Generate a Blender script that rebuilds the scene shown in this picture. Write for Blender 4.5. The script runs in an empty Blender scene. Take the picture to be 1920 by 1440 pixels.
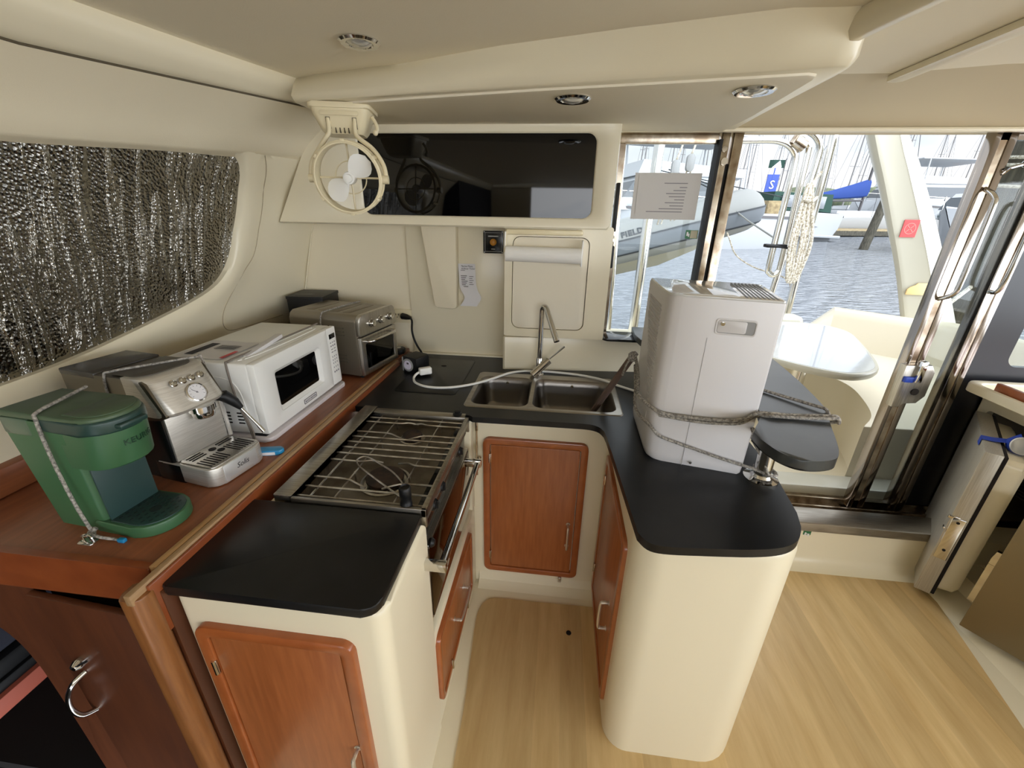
import bpy, bmesh, math, random
from mathutils import Vector as V, Matrix
from math import sin, cos, pi, radians
random.seed(7)
SC = bpy.context.scene
COL = SC.collection

# ------------------------------------------------------------------ camera, sky, exposure
cam_d = bpy.data.cameras.new('camera'); cam = bpy.data.objects.new('camera', cam_d); COL.objects.link(cam)
cam_d.sensor_fit = 'HORIZONTAL'; cam_d.sensor_width = 36.0
cam_d.lens = 775.0 / 1920.0 * 36.0
cam_d.clip_start = 0.02; cam_d.clip_end = 2000
YAW, PITCH, ROLL = radians(6.2), radians(22.46), radians(-1.06)
def cam_axes():
    fwd = V((0, cos(PITCH), -sin(PITCH))); right = V((1, 0, 0)); down = fwd.cross(right)
    r2 = right * cos(ROLL) + down * sin(ROLL); d2 = -right * sin(ROLL) + down * cos(ROLL)
    Z = Matrix.Rotation(YAW, 3, 'Z')
    return Z @ r2, Z @ d2, Z @ fwd
_r, _d, _f = cam_axes()
cam.matrix_world = Matrix(((_r.x, -_d.x, -_f.x, 0), (_r.y, -_d.y, -_f.y, 0), (_r.z, -_d.z, -_f.z, 1.65), (0, 0, 0, 1)))
SC.camera = cam
SC.view_settings.view_transform = 'Standard'
SC.view_settings.look = 'None'
SC.view_settings.gamma = 1
SC.view_settings.use_curve_mapping = False
SC.view_settings.exposure = 0.34
SC.cycles.max_bounces = 10
SC.cycles.diffuse_bounces = 5
SC.cycles.transparent_max_bounces = 16

def build_sky():
    w = bpy.data.worlds.new('overcast_sky'); SC.world = w; w.use_nodes = True
    nt = w.node_tree; nt.nodes.clear(); N = nt.nodes.new; L = nt.links.new
    out = N('ShaderNodeOutputWorld'); bg = N('ShaderNodeBackground'); L(bg.outputs[0], out.inputs[0])
    tc = N('ShaderNodeTexCoord'); sep = N('ShaderNodeSeparateXYZ'); L(tc.outputs['Generated'], sep.inputs[0])
    # clouds: soft noise, stretched along the horizon
    mp = N('ShaderNodeMapping'); mp.inputs['Scale'].default_value = (2.2, 2.2, 6.0); L(tc.outputs['Generated'], mp.inputs[0])
    nz = N('ShaderNodeTexNoise'); nz.inputs['Scale'].default_value = 1.6; nz.inputs['Detail'].default_value = 5; L(mp.outputs[0], nz.inputs[0])
    cr = N('ShaderNodeValToRGB'); L(nz.outputs[0], cr.inputs[0])
    cr.color_ramp.elements[0].position = 0.36; cr.color_ramp.elements[0].color = (0.60, 0.68, 0.78, 1)
    cr.color_ramp.elements[1].position = 0.60; cr.color_ramp.elements[1].color = (0.93, 0.95, 0.98, 1)
    # overcast: brighter overhead than at the horizon, and brightest off the starboard bow where the sun stands behind cloud
    up = N('ShaderNodeMapRange'); L(sep.outputs['Z'], up.inputs[0])
    up.inputs[1].default_value = 0.0; up.inputs[2].default_value = 0.9; up.inputs[3].default_value = 0.88; up.inputs[4].default_value = 2.1
    dt = N('ShaderNodeVectorMath'); dt.operation = 'DOT_PRODUCT'; L(tc.outputs['Generated'], dt.inputs[0]); dt.inputs[1].default_value = (0.74, -0.67, 0.05)
    bow = N('ShaderNodeMapRange'); L(dt.outputs['Value'], bow.inputs[0])
    bow.inputs[1].default_value = 0.2; bow.inputs[2].default_value = 0.95; bow.inputs[3].default_value = 0.0; bow.inputs[4].default_value = 6.2
    add = N('ShaderNodeMath'); add.operation = 'ADD'; L(up.outputs[0], add.inputs[0]); L(bow.outputs[0], add.inputs[1])
    L(cr.outputs[0], bg.inputs[0]); L(add.outputs[0], bg.inputs[1])
build_sky()

# ------------------------------------------------------------------ mesh helpers
def rrect(x0, x1, y0, y1, r, n=6):
    if not isinstance(r, (tuple, list)): r = (r,) * 4
    out = []
    for (cx, cy, a0), rr in zip(((x1, y1, 0), (x0, y1, 90), (x0, y0, 180), (x1, y0, 270)), r):
        if rr <= 1e-6: out.append((cx, cy)); continue
        sx = -1 if cx == x1 else 1; sy = -1 if cy == y1 else 1
        for i in range(n + 1):
            a = radians(a0 + 90 * i / n); out.append((cx + sx * rr + rr * cos(a), cy + sy * rr + rr * sin(a)))
    return out
def smooth(pts, n=6, closed=False):
    pts = [V(p) for p in pts]; m = len(pts); out = []
    rng = range(m if closed else m - 1)
    for i in rng:
        if closed: p0, p1, p2, p3 = pts[(i - 1) % m], pts[i], pts[(i + 1) % m], pts[(i + 2) % m]
        else: p0, p1, p2, p3 = pts[max(i - 1, 0)], pts[i], pts[i + 1], pts[min(i + 2, m - 1)]
        for k in range(n):
            t = k / n
            out.append(0.5 * (2 * p1 + (p2 - p0) * t + (2 * p0 - 5 * p1 + 4 * p2 - p3) * t * t + (3 * p1 - p0 - 3 * p2 + p3) * t ** 3))
    if not closed: out.append(pts[-1])
    return out
class B:
    """collects shapes; built into ONE mesh object by obj()"""
    def __init__(s): s.bm = bmesh.new(); s.mi = 0
    def _take(s, t, M=None):
        for f in t.faces: f.material_index = s.mi
        if M is not None: bmesh.ops.transform(t, matrix=M, verts=t.verts)
        bmesh.ops.recalc_face_normals(t, faces=t.faces)
        me = bpy.data.meshes.new('tmp'); t.to_mesh(me); t.free(); s.bm.from_mesh(me); bpy.data.meshes.remove(me)
        return s
    def box(s, x0, x1, y0, y1, z0, z1, bev=0.0, seg=2, M=None):
        t = bmesh.new(); vs = [t.verts.new((x, y, z)) for z in (z0, z1) for y in (y0, y1) for x in (x0, x1)]
        for q in ((0, 2, 3, 1), (4, 5, 7, 6), (0, 1, 5, 4), (2, 6, 7, 3), (0, 4, 6, 2), (1, 3, 7, 5)): t.faces.new([vs[i] for i in q])
        if bev: bmesh.ops.bevel(t, geom=t.edges[:], offset=bev, segments=seg, profile=0.5, affect='EDGES', clamp_overlap=True)
        return s._take(t, M)
    def prism(s, pts, a, b, bev=0.0, seg=2, axis='z', M=None, bevel_top=True, bevel_bottom=True):
        f = {'z': lambda p, h: (p[0], p[1], h), 'x': lambda p, h: (h, p[0], p[1]), 'y': lambda p, h: (p[0], h, p[1])}[axis]
        t = bmesh.new(); lo = [t.verts.new(f(p, a)) for p in pts]; hi = [t.verts.new(f(p, b)) for p in pts]; n = len(pts)
        fl = t.faces.new(lo[::-1]); fh = t.faces.new(hi)
        for i in range(n): t.faces.new((lo[i], lo[(i + 1) % n], hi[(i + 1) % n], hi[i]))
        if bev:
            e = set()
            if bevel_bottom: e |= set(fl.edges)
            if bevel_top: e |= set(fh.edges)
            bmesh.ops.bevel(t, geom=list(e), offset=bev, segments=seg, profile=0.5, affect='EDGES', clamp_overlap=True)
        return s._take(t, M)
    def loft(s, rings, closed=True, cap0=True, cap1=True, M=None):
        t = bmesh.new(); R = [[t.verts.new(p) for p in r] for r in rings]; n = len(R[0])
        for i in range(len(R) - 1):
            for j in range(n if closed else n - 1):
                k = (j + 1) % n
                try: t.faces.new((R[i][j], R[i][k], R[i + 1][k], R[i + 1][j]))
                except ValueError: pass
        if cap0 and closed: t.faces.new(R[0][::-1])
        if cap1 and closed: t.faces.new(R[-1])
        return s._take(t, M)
    def grid(s, rows, M=None): return s.loft(rows, closed=False, M=M)
    def ring(s, outer, inner, a, b, bev=0.0, axis='z', M=None):
        """a flat plate with a hole; outer and inner loops share the point count"""
        f = {'z': lambda p, h: (p[0], p[1], h), 'x': lambda p, h: (h, p[0], p[1]), 'y': lambda p, h: (p[0], h, p[1])}[axis]
        t = bmesh.new(); n = len(outer); q = [[t.verts.new(f(p, h)) for p in lp] for lp, h in ((outer, a), (outer, b), (inner, b), (inner, a))]
        for i in range(n):
            k = (i + 1) % n
            for j in range(4): t.faces.new((q[j][i], q[j][k], q[(j + 1) % 4][k], q[(j + 1) % 4][i]))
        if bev:
            e = [t.edges.get((q[j][i], q[j][(i + 1) % n])) for j in (1, 2) for i in range(n)]
            bmesh.ops.bevel(t, geom=[x for x in e if x], offset=bev, segments=2, profile=0.5, affect='EDGES', clamp_overlap=True)
        return s._take(t, M)
    def tube(s, pts, r, n=8, closed=False, M=None, flat=1.0):
        pts = [V(p) for p in pts]; m = len(pts); rr = r if isinstance(r, (list, tuple)) else [r] * m
        tang = []
        for i in range(m):
            a = pts[(i - 1) % m] if (closed or i > 0) else pts[0]; b = pts[(i + 1) % m] if (closed or i < m - 1) else pts[-1]
            d = b - a; tang.append(d.normalized() if d.length > 1e-9 else V((0, 0, 1)))
        up = V((0, 0, 1)) if abs(tang[0].z) < 0.9 else V((1, 0, 0)); u = tang[0].cross(up).normalized(); rings = []
        for i in range(m):
            u = u - tang[i] * u.dot(tang[i]); u = u.normalized() if u.length > 1e-6 else tang[i].orthogonal().normalized(); w = tang[i].cross(u)
            rings.append([pts[i] + (u * cos(2 * pi * k / n) + w * sin(2 * pi * k / n) * flat) * rr[i] for k in range(n)])
        if closed: rings.append(rings[0])
        return s.loft(rings, True, not closed, not closed, M)
    def lathe(s, prof, n=24, M=None):
        t = bmesh.new(); R = []
        for r, z in prof:
            R.append([t.verts.new((0, 0, z))] if r < 1e-6 else [t.verts.new((r * cos(2 * pi * k / n), r * sin(2 * pi * k / n), z)) for k in range(n)])
        for a, b in zip(R, R[1:]):
            for k in range(n):
                j = (k + 1) % n
                q = [a[k % len(a)], a[j % len(a)], b[j % len(b)], b[k % len(b)]]; u = []
                for v in q:
                    if v not in u: u.append(v)
                if len(u) > 2: t.faces.new(u)
        for r in (R[0], R[-1]):
            if len(r) > 2: t.faces.new(r)
        return s._take(t, M)
    def ball(s, c, r, sx=1, sy=1, sz=1, n=12, M=None):
        t = bmesh.new(); bmesh.ops.create_uvsphere(t, u_segments=n, v_segments=max(6, n // 2 + 2), radius=r)
        bmesh.ops.transform(t, matrix=Matrix.Translation(c) @ Matrix.Diagonal((sx, sy, sz, 1)), verts=t.verts); return s._take(t, M)
    def face(s, pts, M=None):
        t = bmesh.new(); t.faces.new([t.verts.new(p) for p in pts]); return s._take(t, M)
    def words(s, txt, size, M, thick=0.0004, align='CENTER', shear=0.0, spacing=1.0, bold=0.0):
        c = bpy.data.curves.new('t', 'FONT'); c.body = txt; c.size = size; c.extrude = thick; c.align_x = align; c.align_y = 'CENTER'
        c.shear = shear; c.offset = bold; c.space_character = spacing; c.resolution_u = 2
        o = bpy.data.objects.new('t', c); COL.objects.link(o); bpy.context.view_layer.update()
        me = bpy.data.meshes.new_from_object(o.evaluated_get(bpy.context.evaluated_depsgraph_get()))
        bpy.data.objects.remove(o); bpy.data.curves.remove(c)
        t = bmesh.new(); t.from_mesh(me); bpy.data.meshes.remove(me); return s._take(t, M)
def root_of(o):
    while o.parent is not None: o = o.parent
    return o
def obj(name, b, m, parent=None, world=False, sharp=38, label=None):
    """link what b holds as one mesh; with world=True the shapes were given in room coordinates"""
    me = bpy.data.meshes.new(name); b.bm.to_mesh(me); b.bm.free()
    for x in (m if isinstance(m, (list, tuple)) else [m]): me.materials.append(x)
    if len(me.polygons): me.polygons.foreach_set('use_smooth', [True] * len(me.polygons)); me.set_sharp_from_angle(angle=radians(sharp))
    o = bpy.data.objects.new(name, me); COL.objects.link(o)
    if parent is not None:
        if world: me.transform(root_of(parent).matrix_basis.inverted())
        o.parent = parent
    if label: o['label'] = label
    return o
def thing(name, label, cat, loc=(0, 0, 0), rz=0.0, group=None, rx=0.0):
    o = bpy.data.objects.new(name, None); COL.objects.link(o); o.empty_display_size = 0.05
    o.location = loc; o.rotation_euler = (rx, 0, rz); o['label'] = label; o['category'] = cat
    if group: o['group'] = group
    return o
def tag(o, label, cat, group=None, kind=None):
    o['label'] = label; o['category'] = cat
    if group: o['group'] = group
    if kind: o['kind'] = kind
    return o
def struct(name, b, m, parent=None, sharp=38):
    o = obj(name, b, m, parent, sharp=sharp)
    if parent is None: o['kind'] = 'structure'
    return o
def copy_tree(o, parent=None):
    c = o.copy(); COL.objects.link(c); c.parent = parent
    for ch in list(o.children): copy_tree(ch, c)
    return c
def frame(o, u, v, n=None):
    """matrix that maps local x, y, z to the directions u, v, n at point o"""
    u = V(u).normalized(); v = V(v); v = (v - u * v.dot(u)).normalized(); n = u.cross(v)
    return Matrix(((u.x, v.x, n.x, o[0]), (u.y, v.y, n.y, o[1]), (u.z, v.z, n.z, o[2]), (0, 0, 0, 1)))

# ------------------------------------------------------------------ materials
def lin(c):
    return tuple((x / 255 / 12.92) if x / 255 <= 0.04045 else ((x / 255 + 0.055) / 1.055) ** 2.4 for x in c)
def mat(name, rgb, rough=0.5, metal=0.0, coat=0.0, spec=0.5, var=None, bump=None, stretch=(1, 1, 1), rgb2=None, emit=None):
    """rgb in 0..255; var=(scale, detail) mixes towards rgb2 by noise; bump=(scale, strength, distance)"""
    m = bpy.data.materials.new(name); m.use_nodes = True; nt = m.node_tree; p = nt.nodes['Principled BSDF']; N = nt.nodes.new; L = nt.links.new
    c = lin(rgb) + (1,); p.inputs['Base Color'].default_value = c; p.inputs['Roughness'].default_value = rough; p.inputs['Metallic'].default_value = metal
    p.inputs['Coat Weight'].default_value = coat; p.inputs['Specular IOR Level'].default_value = spec
    tc = N('ShaderNodeTexCoord'); mp = N('ShaderNodeMapping'); mp.inputs['Scale'].default_value = stretch; L(tc.outputs['Object'], mp.inputs[0])
    if var:
        nz = N('ShaderNodeTexNoise'); nz.inputs['Scale'].default_value = var[0]; nz.inputs['Detail'].default_value = var[1]; L(mp.outputs[0], nz.inputs[0])
        r = N('ShaderNodeValToRGB'); L(nz.outputs[0], r.inputs[0]); lo, hi = (var[2], var[3]) if len(var) > 3 else (0.35, 0.65)
        r.color_ramp.elements[0].position = lo; r.color_ramp.elements[1].position = hi
        r.color_ramp.elements[0].color = c; r.color_ramp.elements[1].color = lin(rgb2) + (1,); L(r.outputs[0], p.inputs['Base Color'])
    if bump:
        nb = N('ShaderNodeTexNoise'); nb.inputs['Scale'].default_value = bump[0]; nb.inputs['Detail'].default_value = 3; L(mp.outputs[0], nb.inputs[0])
        bp = N('ShaderNodeBump'); bp.inputs['Strength'].default_value = bump[1]; bp.inputs['Distance'].default_value = bump[2]; L(nb.outputs[0], bp.inputs['Height']); L(bp.outputs[0], p.inputs['Normal'])
    if emit: p.inputs['Emission Color'].default_value = lin(emit[0]) + (1,); p.inputs['Emission Strength'].default_value = emit[1]
    return m
def pane_mat(name, tint, refl, rough=0.0):
    m = bpy.data.materials.new(name); m.use_nodes = True; nt = m.node_tree; nt.nodes.clear(); N = nt.nodes.new; L = nt.links.new
    o = N('ShaderNodeOutputMaterial'); mx = N('ShaderNodeMixShader'); t = N('ShaderNodeBsdfTransparent'); g = N('ShaderNodeBsdfGlossy')
    t.inputs[0].default_value = tuple(tint) + (1,); g.inputs['Roughness'].default_value = rough; fr = N('ShaderNodeFresnel'); fr.inputs[0].default_value = refl
    L(fr.outputs[0], mx.inputs[0]); L(t.outputs[0], mx.inputs[1]); L(g.outputs[0], mx.inputs[2]); L(mx.outputs[0], o.inputs[0]); return m
def wood_mat(name, a, b, stretch, rough=0.35, coat=0.3):
    m = mat(name, a, rough, coat=coat, var=(6, 6, 0.3, 0.72), rgb2=b, stretch=stretch); m.node_tree.nodes['Principled BSDF'].inputs['Coat Roughness'].default_value = 0.2
    return m
CREAM = mat('cream_gelcoat', (232, 222, 195), 0.3, coat=0.15)
LINER = mat('cream_vinyl_liner', (234, 223, 196), 0.6, bump=(260, 0.12, 0.002))
LINER2 = mat('grey_cream_headliner', (238, 229, 208), 0.7, bump=(300, 0.15, 0.002))
IVORY = mat('ivory_plastic', (228, 215, 180), 0.35)
SEAM = mat('shadow_seam', (88, 78, 60), 0.8)
WHITEP = mat('white_plastic', (236, 235, 230), 0.32)
WHITEB = mat('cool_white_plastic', (214, 211, 211), 0.34)
GREYP = mat('grey_plastic', (150, 150, 150), 0.45)
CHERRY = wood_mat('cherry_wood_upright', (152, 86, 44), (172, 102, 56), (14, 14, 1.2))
CHERRYR = wood_mat('cherry_wood_rail', (150, 80, 38), (168, 94, 48), (3, 3, 3), 0.28, 0.5)
SHELFW = wood_mat('dark_cherry_shelf', (112, 62, 34), (132, 76, 44), (12, 1.0, 12), 0.4, 0.25)
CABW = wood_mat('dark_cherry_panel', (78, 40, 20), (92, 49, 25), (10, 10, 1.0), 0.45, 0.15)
FASCIAW = wood_mat('deep_cherry_rail', (120, 58, 27), (136, 70, 34), (3, 3, 3), 0.3, 0.4)
POSTW = wood_mat('oak_corner_post', (124, 76, 36), (146, 94, 48), (20, 20, 1.4), 0.45, 0.2)
COUNTER = mat('black_laminate', (15, 15, 16), 0.36, spec=0.35, var=(9, 8, 0.4, 0.78), rgb2=(27, 27, 28), bump=(400, 0.05, 0.001))
STEEL = mat('brushed_steel', (176, 170, 160), 0.32, 1.0, var=(8, 4), rgb2=(150, 144, 134), stretch=(1, 40, 1))
STEELV = mat('brushed_steel_upright', (196, 192, 184), 0.30, 1.0, var=(8, 4), rgb2=(170, 165, 156), stretch=(40, 40, 1))
HOB = mat('stained_hob_steel', (132, 124, 112), 0.5, 0.7, var=(14, 5), rgb2=(96, 86, 74))
BOWL = mat('satin_sink_steel', (124, 119, 113), 0.3, 1.0)
STEELE = mat('bright_brushed_shell', (222, 218, 210), 0.42, 0.75, var=(8, 4), rgb2=(204, 199, 190), stretch=(2, 2, 60))
LINER3 = mat('shaded_vinyl_header', (202, 188, 158), 0.65, bump=(260, 0.12, 0.002))  # liner vinyl with the header's shade put into its colour
CANOPYW = mat('clouded_canopy_window', (120, 124, 128), 0.25)
DOORST = mat('door_frame_steel', (158, 150, 142), 0.14, 1.0)
SATIN = mat('satin_handle', (224, 220, 212), 0.3, 0.85)
SEAM2 = mat('panel_line', (172, 158, 130), 0.7)
FRSTEEL = mat('fridge_steel', (196, 192, 182), 0.42, 0.6, var=(8, 4), rgb2=(178, 172, 160), stretch=(40, 40, 1))
CHROME = mat('chrome', (214, 212, 208), 0.08, 1.0)
DKCHROME = mat('tarnished_chrome', (150, 132, 112), 0.22, 1.0, var=(18, 5), rgb2=(196, 186, 170))
BLACKP = mat('black_plastic', (17, 17, 18), 0.45, spec=0.35)
RUBBER = mat('black_rubber', (18, 17, 17), 0.7)
BURNER = mat('scorched_burner', (72, 54, 46), 0.75, var=(40, 4), rgb2=(36, 30, 27))
GRATE = mat('grate_wire', (206, 202, 196), 0.3, 1.0, var=(22, 3), rgb2=(150, 140, 128))
DKGLASS = mat('smoked_glass', (4, 4, 5), 0.03, spec=0.5)
OVGLASS = mat('mirrored_oven_glass', (104, 94, 84), 0.06, 1.0)
BLACKG = mat('gloss_black_plate', (14, 14, 15), 0.2)
GREEN = mat('green_plastic', (58, 98, 64), 0.42)
GREEN2 = mat('dark_green_plastic', (36, 62, 56), 0.36)
GREEN3 = mat('pine_green_lid', (72, 92, 66), 0.4)
BLUE = mat('blue_plastic', (28, 128, 178), 0.3)
ROYAL = mat('royal_blue_tape', (36, 70, 176), 0.45)
PAPER = mat('paper', (224, 222, 224), 0.8)
SHADEP = mat('printed_sheet', (196, 192, 188), 0.8)
INK = mat('ink', (58, 56, 60), 0.8)
LIGHTINK = mat('faded_ink', (130, 126, 130), 0.8)
TOWEL = mat('paper_towel', (238, 235, 228), 0.9, bump=(180, 0.3, 0.002))
AMBER = mat('amber_lens', (206, 140, 50), 0.25)
ROPE = mat('braided_rope', (176, 170, 160), 0.85, var=(160, 2), rgb2=(104, 100, 96))
ROPEW = mat('white_rope', (226, 220, 206), 0.9, var=(70, 2), rgb2=(150, 138, 116))
ROPEG = mat('grey_strap', (120, 110, 100), 0.7)
STRAP = mat('brown_webbing', (112, 92, 82), 0.85, bump=(300, 0.4, 0.002))
REDST = mat('red_sticker', (206, 66, 66), 0.5)
PINKST = mat('sticker_ring', (226, 120, 112), 0.5)
TANST = mat('yellowed_sticker', (222, 190, 130), 0.6)
GRNST = mat('green_sign', (40, 108, 66), 0.5)
NAVY = mat('navy_cushion', (24, 26, 40), 0.8, bump=(300, 0.3, 0.002))
SALMON = mat('salmon_board', (150, 74, 56), 0.6)
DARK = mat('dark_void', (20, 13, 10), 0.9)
TINT = mat('dark_door_frame', (26, 27, 33), 0.3)
FRIDGE = mat('brown_fridge_panel', (128, 112, 82), 0.35, 0.35)
DOLIVE = mat('fridge_lining', (112, 104, 88), 0.5)
FIN = mat('evaporator_fins', (74, 66, 56), 0.5)
PLY = wood_mat('pale_plywood_edge', (156, 116, 70), (176, 136, 88), (30, 2, 30), 0.5, 0.1)
PLY2 = wood_mat('worn_plywood_edge', (150, 118, 82), (170, 138, 100), (30, 2, 30), 0.5, 0.1)
def floor_mat():
    m = bpy.data.materials.new('blond_vinyl_planks'); m.use_nodes = True; nt = m.node_tree; p = nt.nodes['Principled BSDF']; N = nt.nodes.new; L = nt.links.new
    tc = N('ShaderNodeTexCoord'); mp = N('ShaderNodeMapping'); mp.inputs['Scale'].default_value = (9, 1.0, 1); L(tc.outputs['Object'], mp.inputs[0])
    nz = N('ShaderNodeTexNoise'); nz.inputs['Scale'].default_value = 2.2; nz.inputs['Detail'].default_value = 7; nz.inputs['Roughness'].default_value = 0.6; L(mp.outputs[0], nz.inputs[0])
    r = N('ShaderNodeValToRGB'); L(nz.outputs[0], r.inputs[0]); e = r.color_ramp.elements
    e[0].position = 0.3; e[0].color = lin((190, 158, 106)) + (1,); e[1].position = 0.72; e[1].color = lin((216, 188, 136)) + (1,)
    # plank to plank tone, planks run fore and aft
    sp = N('ShaderNodeSeparateXYZ'); L(tc.outputs['Object'], sp.inputs[0])
    ml = N('ShaderNodeMath'); ml.operation = 'MULTIPLY'; ml.inputs[1].default_value = 11; L(sp.outputs['X'], ml.inputs[0])
    fl = N('ShaderNodeMath'); fl.operation = 'FLOOR'; L(ml.outputs[0], fl.inputs[0])
    wn = N('ShaderNodeTexWhiteNoise'); wn.noise_dimensions = '1D'; L(fl.outputs[0], wn.inputs['W'])
    mr = N('ShaderNodeMapRange'); L(wn.outputs[0], mr.inputs[0]); mr.inputs[3].default_value = 0.88; mr.inputs[4].default_value = 1.08
    mx = N('ShaderNodeVectorMath'); mx.operation = 'SCALE'; L(r.outputs[0], mx.inputs[0]); L(mr.outputs[0], mx.inputs['Scale'])
    L(mx.outputs[0], p.inputs['Base Color'])
    n2 = N('ShaderNodeTexNoise'); n2.inputs['Scale'].default_value = 3; L(tc.outputs['Object'], n2.inputs[0])
    m2 = N('ShaderNodeMapRange'); L(n2.outputs[0], m2.inputs[0]); m2.inputs[3].default_value = 0.22; m2.inputs[4].default_value = 0.5; L(m2.outputs[0], p.inputs['Roughness'])
    return m
def foil_mat():
    m = bpy.data.materials.new('bubble_foil'); m.use_nodes = True; nt = m.node_tree; p = nt.nodes['Principled BSDF']; N = nt.nodes.new; L = nt.links.new
    p.inputs['Metallic'].default_value = 1; p.inputs['Roughness'].default_value = 0.12; p.inputs['Base Color'].default_value = lin((150, 147, 140)) + (1,)
    tc = N('ShaderNodeTexCoord'); v = N('ShaderNodeTexVoronoi'); v.inputs['Scale'].default_value = 105; L(tc.outputs['Object'], v.inputs[0])
    mp = N('ShaderNodeMapping'); mp.inputs['Scale'].default_value = (3, 26, 3); L(tc.outputs['Object'], mp.inputs[0])
    nz = N('ShaderNodeTexNoise'); nz.inputs['Scale'].default_value = 1.0; nz.inputs['Detail'].default_value = 5; nz.inputs['Distortion'].default_value = 0.6; L(mp.outputs[0], nz.inputs[0])
    b1 = N('ShaderNodeBump'); b1.inputs['Strength'].default_value = 1.0; b1.inputs['Distance'].default_value = 0.016
    cr = N('ShaderNodeValToRGB'); L(nz.outputs[0], cr.inputs[0]); cr.color_ramp.elements[0].position = 0.50; cr.color_ramp.elements[1].position = 0.62; L(cr.outputs[0], b1.inputs['Height'])
    b2 = N('ShaderNodeBump'); b2.inputs['Strength'].default_value = 0.8; b2.inputs['Distance'].default_value = 0.003; L(v.outputs['Distance'], b2.inputs['Height']); L(b1.outputs[0], b2.inputs['Normal'])
    L(b2.outputs[0], p.inputs['Normal']); return m
FLOORM = floor_mat(); FOIL = foil_mat()
PANE = pane_mat('clear_pane', (0.93, 0.95, 0.95), 1.25)
OVPANE = pane_mat('dark_oven_pane', (0.10, 0.11, 0.09), 1.5)
SMOKE = pane_mat('tinted_pane', (0.80, 0.83, 0.83), 1.3)
GEL = mat('white_deck_gelcoat', (188, 184, 168), 0.3, coat=0.2)
GELW = mat('white_hull_gelcoat', (172, 175, 178), 0.35)
SEATG = mat('cream_cockpit_moulding', (226, 216, 192), 0.35)
WETW = mat('wet_white_table', (196, 200, 203), 0.05, coat=1.0, bump=(26, 0.35, 0.004))
HYP = mat('grey_inflatable_tube', (134, 136, 133), 0.55)
HYPD = mat('slate_rubbing_band', (100, 107, 114), 0.55)
HYPL = mat('dark_slate_edge', (40, 46, 52), 0.6)
HULLC = mat('cream_dinghy_hull', (176, 170, 146), 0.4)
ALU = mat('polished_tube', (226, 224, 218), 0.16, 1.0)
CANVAS = mat('green_canvas', (20, 56, 46), 0.8)
CANVASB = mat('blue_canvas', (20, 54, 122), 0.8)
VINYLW = pane_mat('clear_canopy', (0.75, 0.8, 0.82), 1.4)
BOATGL = mat('boat_window', (44, 54, 62), 0.12)
MAST = mat('weathered_mast', (112, 110, 109), 0.5)
MASTD = mat('dark_mast', (66, 64, 66), 0.5)
PILE = mat('weathered_piling', (92, 88, 76), 0.9, var=(7, 6), rgb2=(58, 56, 48), stretch=(3, 3, 0.6), bump=(24, 0.6, 0.02))
DOCKW = mat('dock_timber', (156, 140, 104), 0.85, var=(5, 4), rgb2=(120, 104, 76))
LEAF = mat('shore_trees', (72, 82, 62), 0.9, var=(0.5, 4), rgb2=(104, 110, 84))
def water_mat():
    m = bpy.data.materials.new('harbour_water'); m.use_nodes = True; nt = m.node_tree; p = nt.nodes['Principled BSDF']; N = nt.nodes.new; L = nt.links.new
    p.inputs['Base Color'].default_value = (0.17, 0.19, 0.215, 1); p.inputs['Roughness'].default_value = 0.05; p.inputs['IOR'].default_value = 1.9
    tc = N('ShaderNodeTexCoord'); mp = N('ShaderNodeMapping'); mp.inputs['Scale'].default_value = (0.75, 2.6, 1); mp.inputs['Rotation'].default_value = (0, 0, 0.25); L(tc.outputs['Object'], mp.inputs[0])
    nz = N('ShaderNodeTexNoise'); nz.inputs['Scale'].default_value = 2.6; nz.inputs['Detail'].default_value = 4; nz.inputs['Distortion'].default_value = 0.5; L(mp.outputs[0], nz.inputs[0])
    b = N('ShaderNodeBump'); b.inputs['Strength'].default_value = 1.0; b.inputs['Distance'].default_value = 0.5; L(nz.outputs[0], b.inputs['Height']); L(b.outputs[0], p.inputs['Normal']); return m
WATER = water_mat()
# ================================================================== the cabin shell
ZS = [0.93, 1.05, 1.18, 1.36, 1.56, 1.72, 1.845]
YS = [1.0, 1.6, 1.9, 2.25]
XT = [[-1.45, -1.445, -1.42, -1.395, -1.365, -1.335, -1.305], [-1.45, -1.44, -1.415, -1.375, -1.33, -1.275, -1.205],
      [-1.445, -1.435, -1.41, -1.365, -1.30, -1.225, -1.135], [-1.44, -1.43, -1.405, -1.36, -1.29, -1.20, -1.09]]
def interp(x, xs, ys):
    if x <= xs[0]: return ys[0]
    for i in range(len(xs) - 1):
        if x <= xs[i + 1]: t = (x - xs[i]) / (xs[i + 1] - xs[i]); return ys[i] * (1 - t) + ys[i + 1] * t
    return ys[-1]
def xwall(y, z): return interp(y, YS, [interp(z, ZS, r) for r in XT])
def offset_loop(pts, d):
    n = len(pts); out = []
    for i in range(n):
        a, b = pts[(i - 1) % n], pts[(i + 1) % n]; t = V((b[0] - a[0], b[1] - a[1])).normalized(); out.append((pts[i][0] + t.y * d, pts[i][1] - t.x * d))
    return out
win = [(p.x, p.y) for p in smooth([(-0.45, 1.70, 0), (-0.42, 1.35, 0), (-0.30, 1.22, 0), (0.1, 1.20, 0), (0.50, 1.204, 0), (0.824, 1.215, 0), (1.004, 1.230, 0), (1.189, 1.262, 0), (1.403, 1.309, 0), (1.532, 1.352, 0),
       (1.603, 1.406, 0), (1.647, 1.487, 0), (1.668, 1.60, 0), (1.668, 1.728, 0), (1.645, 1.80, 0), (1.604, 1.834, 0), (1.551, 1.836, 0), (1.333, 1.822, 0), (1.127, 1.81, 0), (0.967, 1.80, 0), (0.4, 1.795, 0), (-0.2, 1.79, 0), (-0.40, 1.775, 0)], 4, True)]
clampz = lambda lp: [(y, min(z, 1.845)) for y, z in lp]
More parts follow.
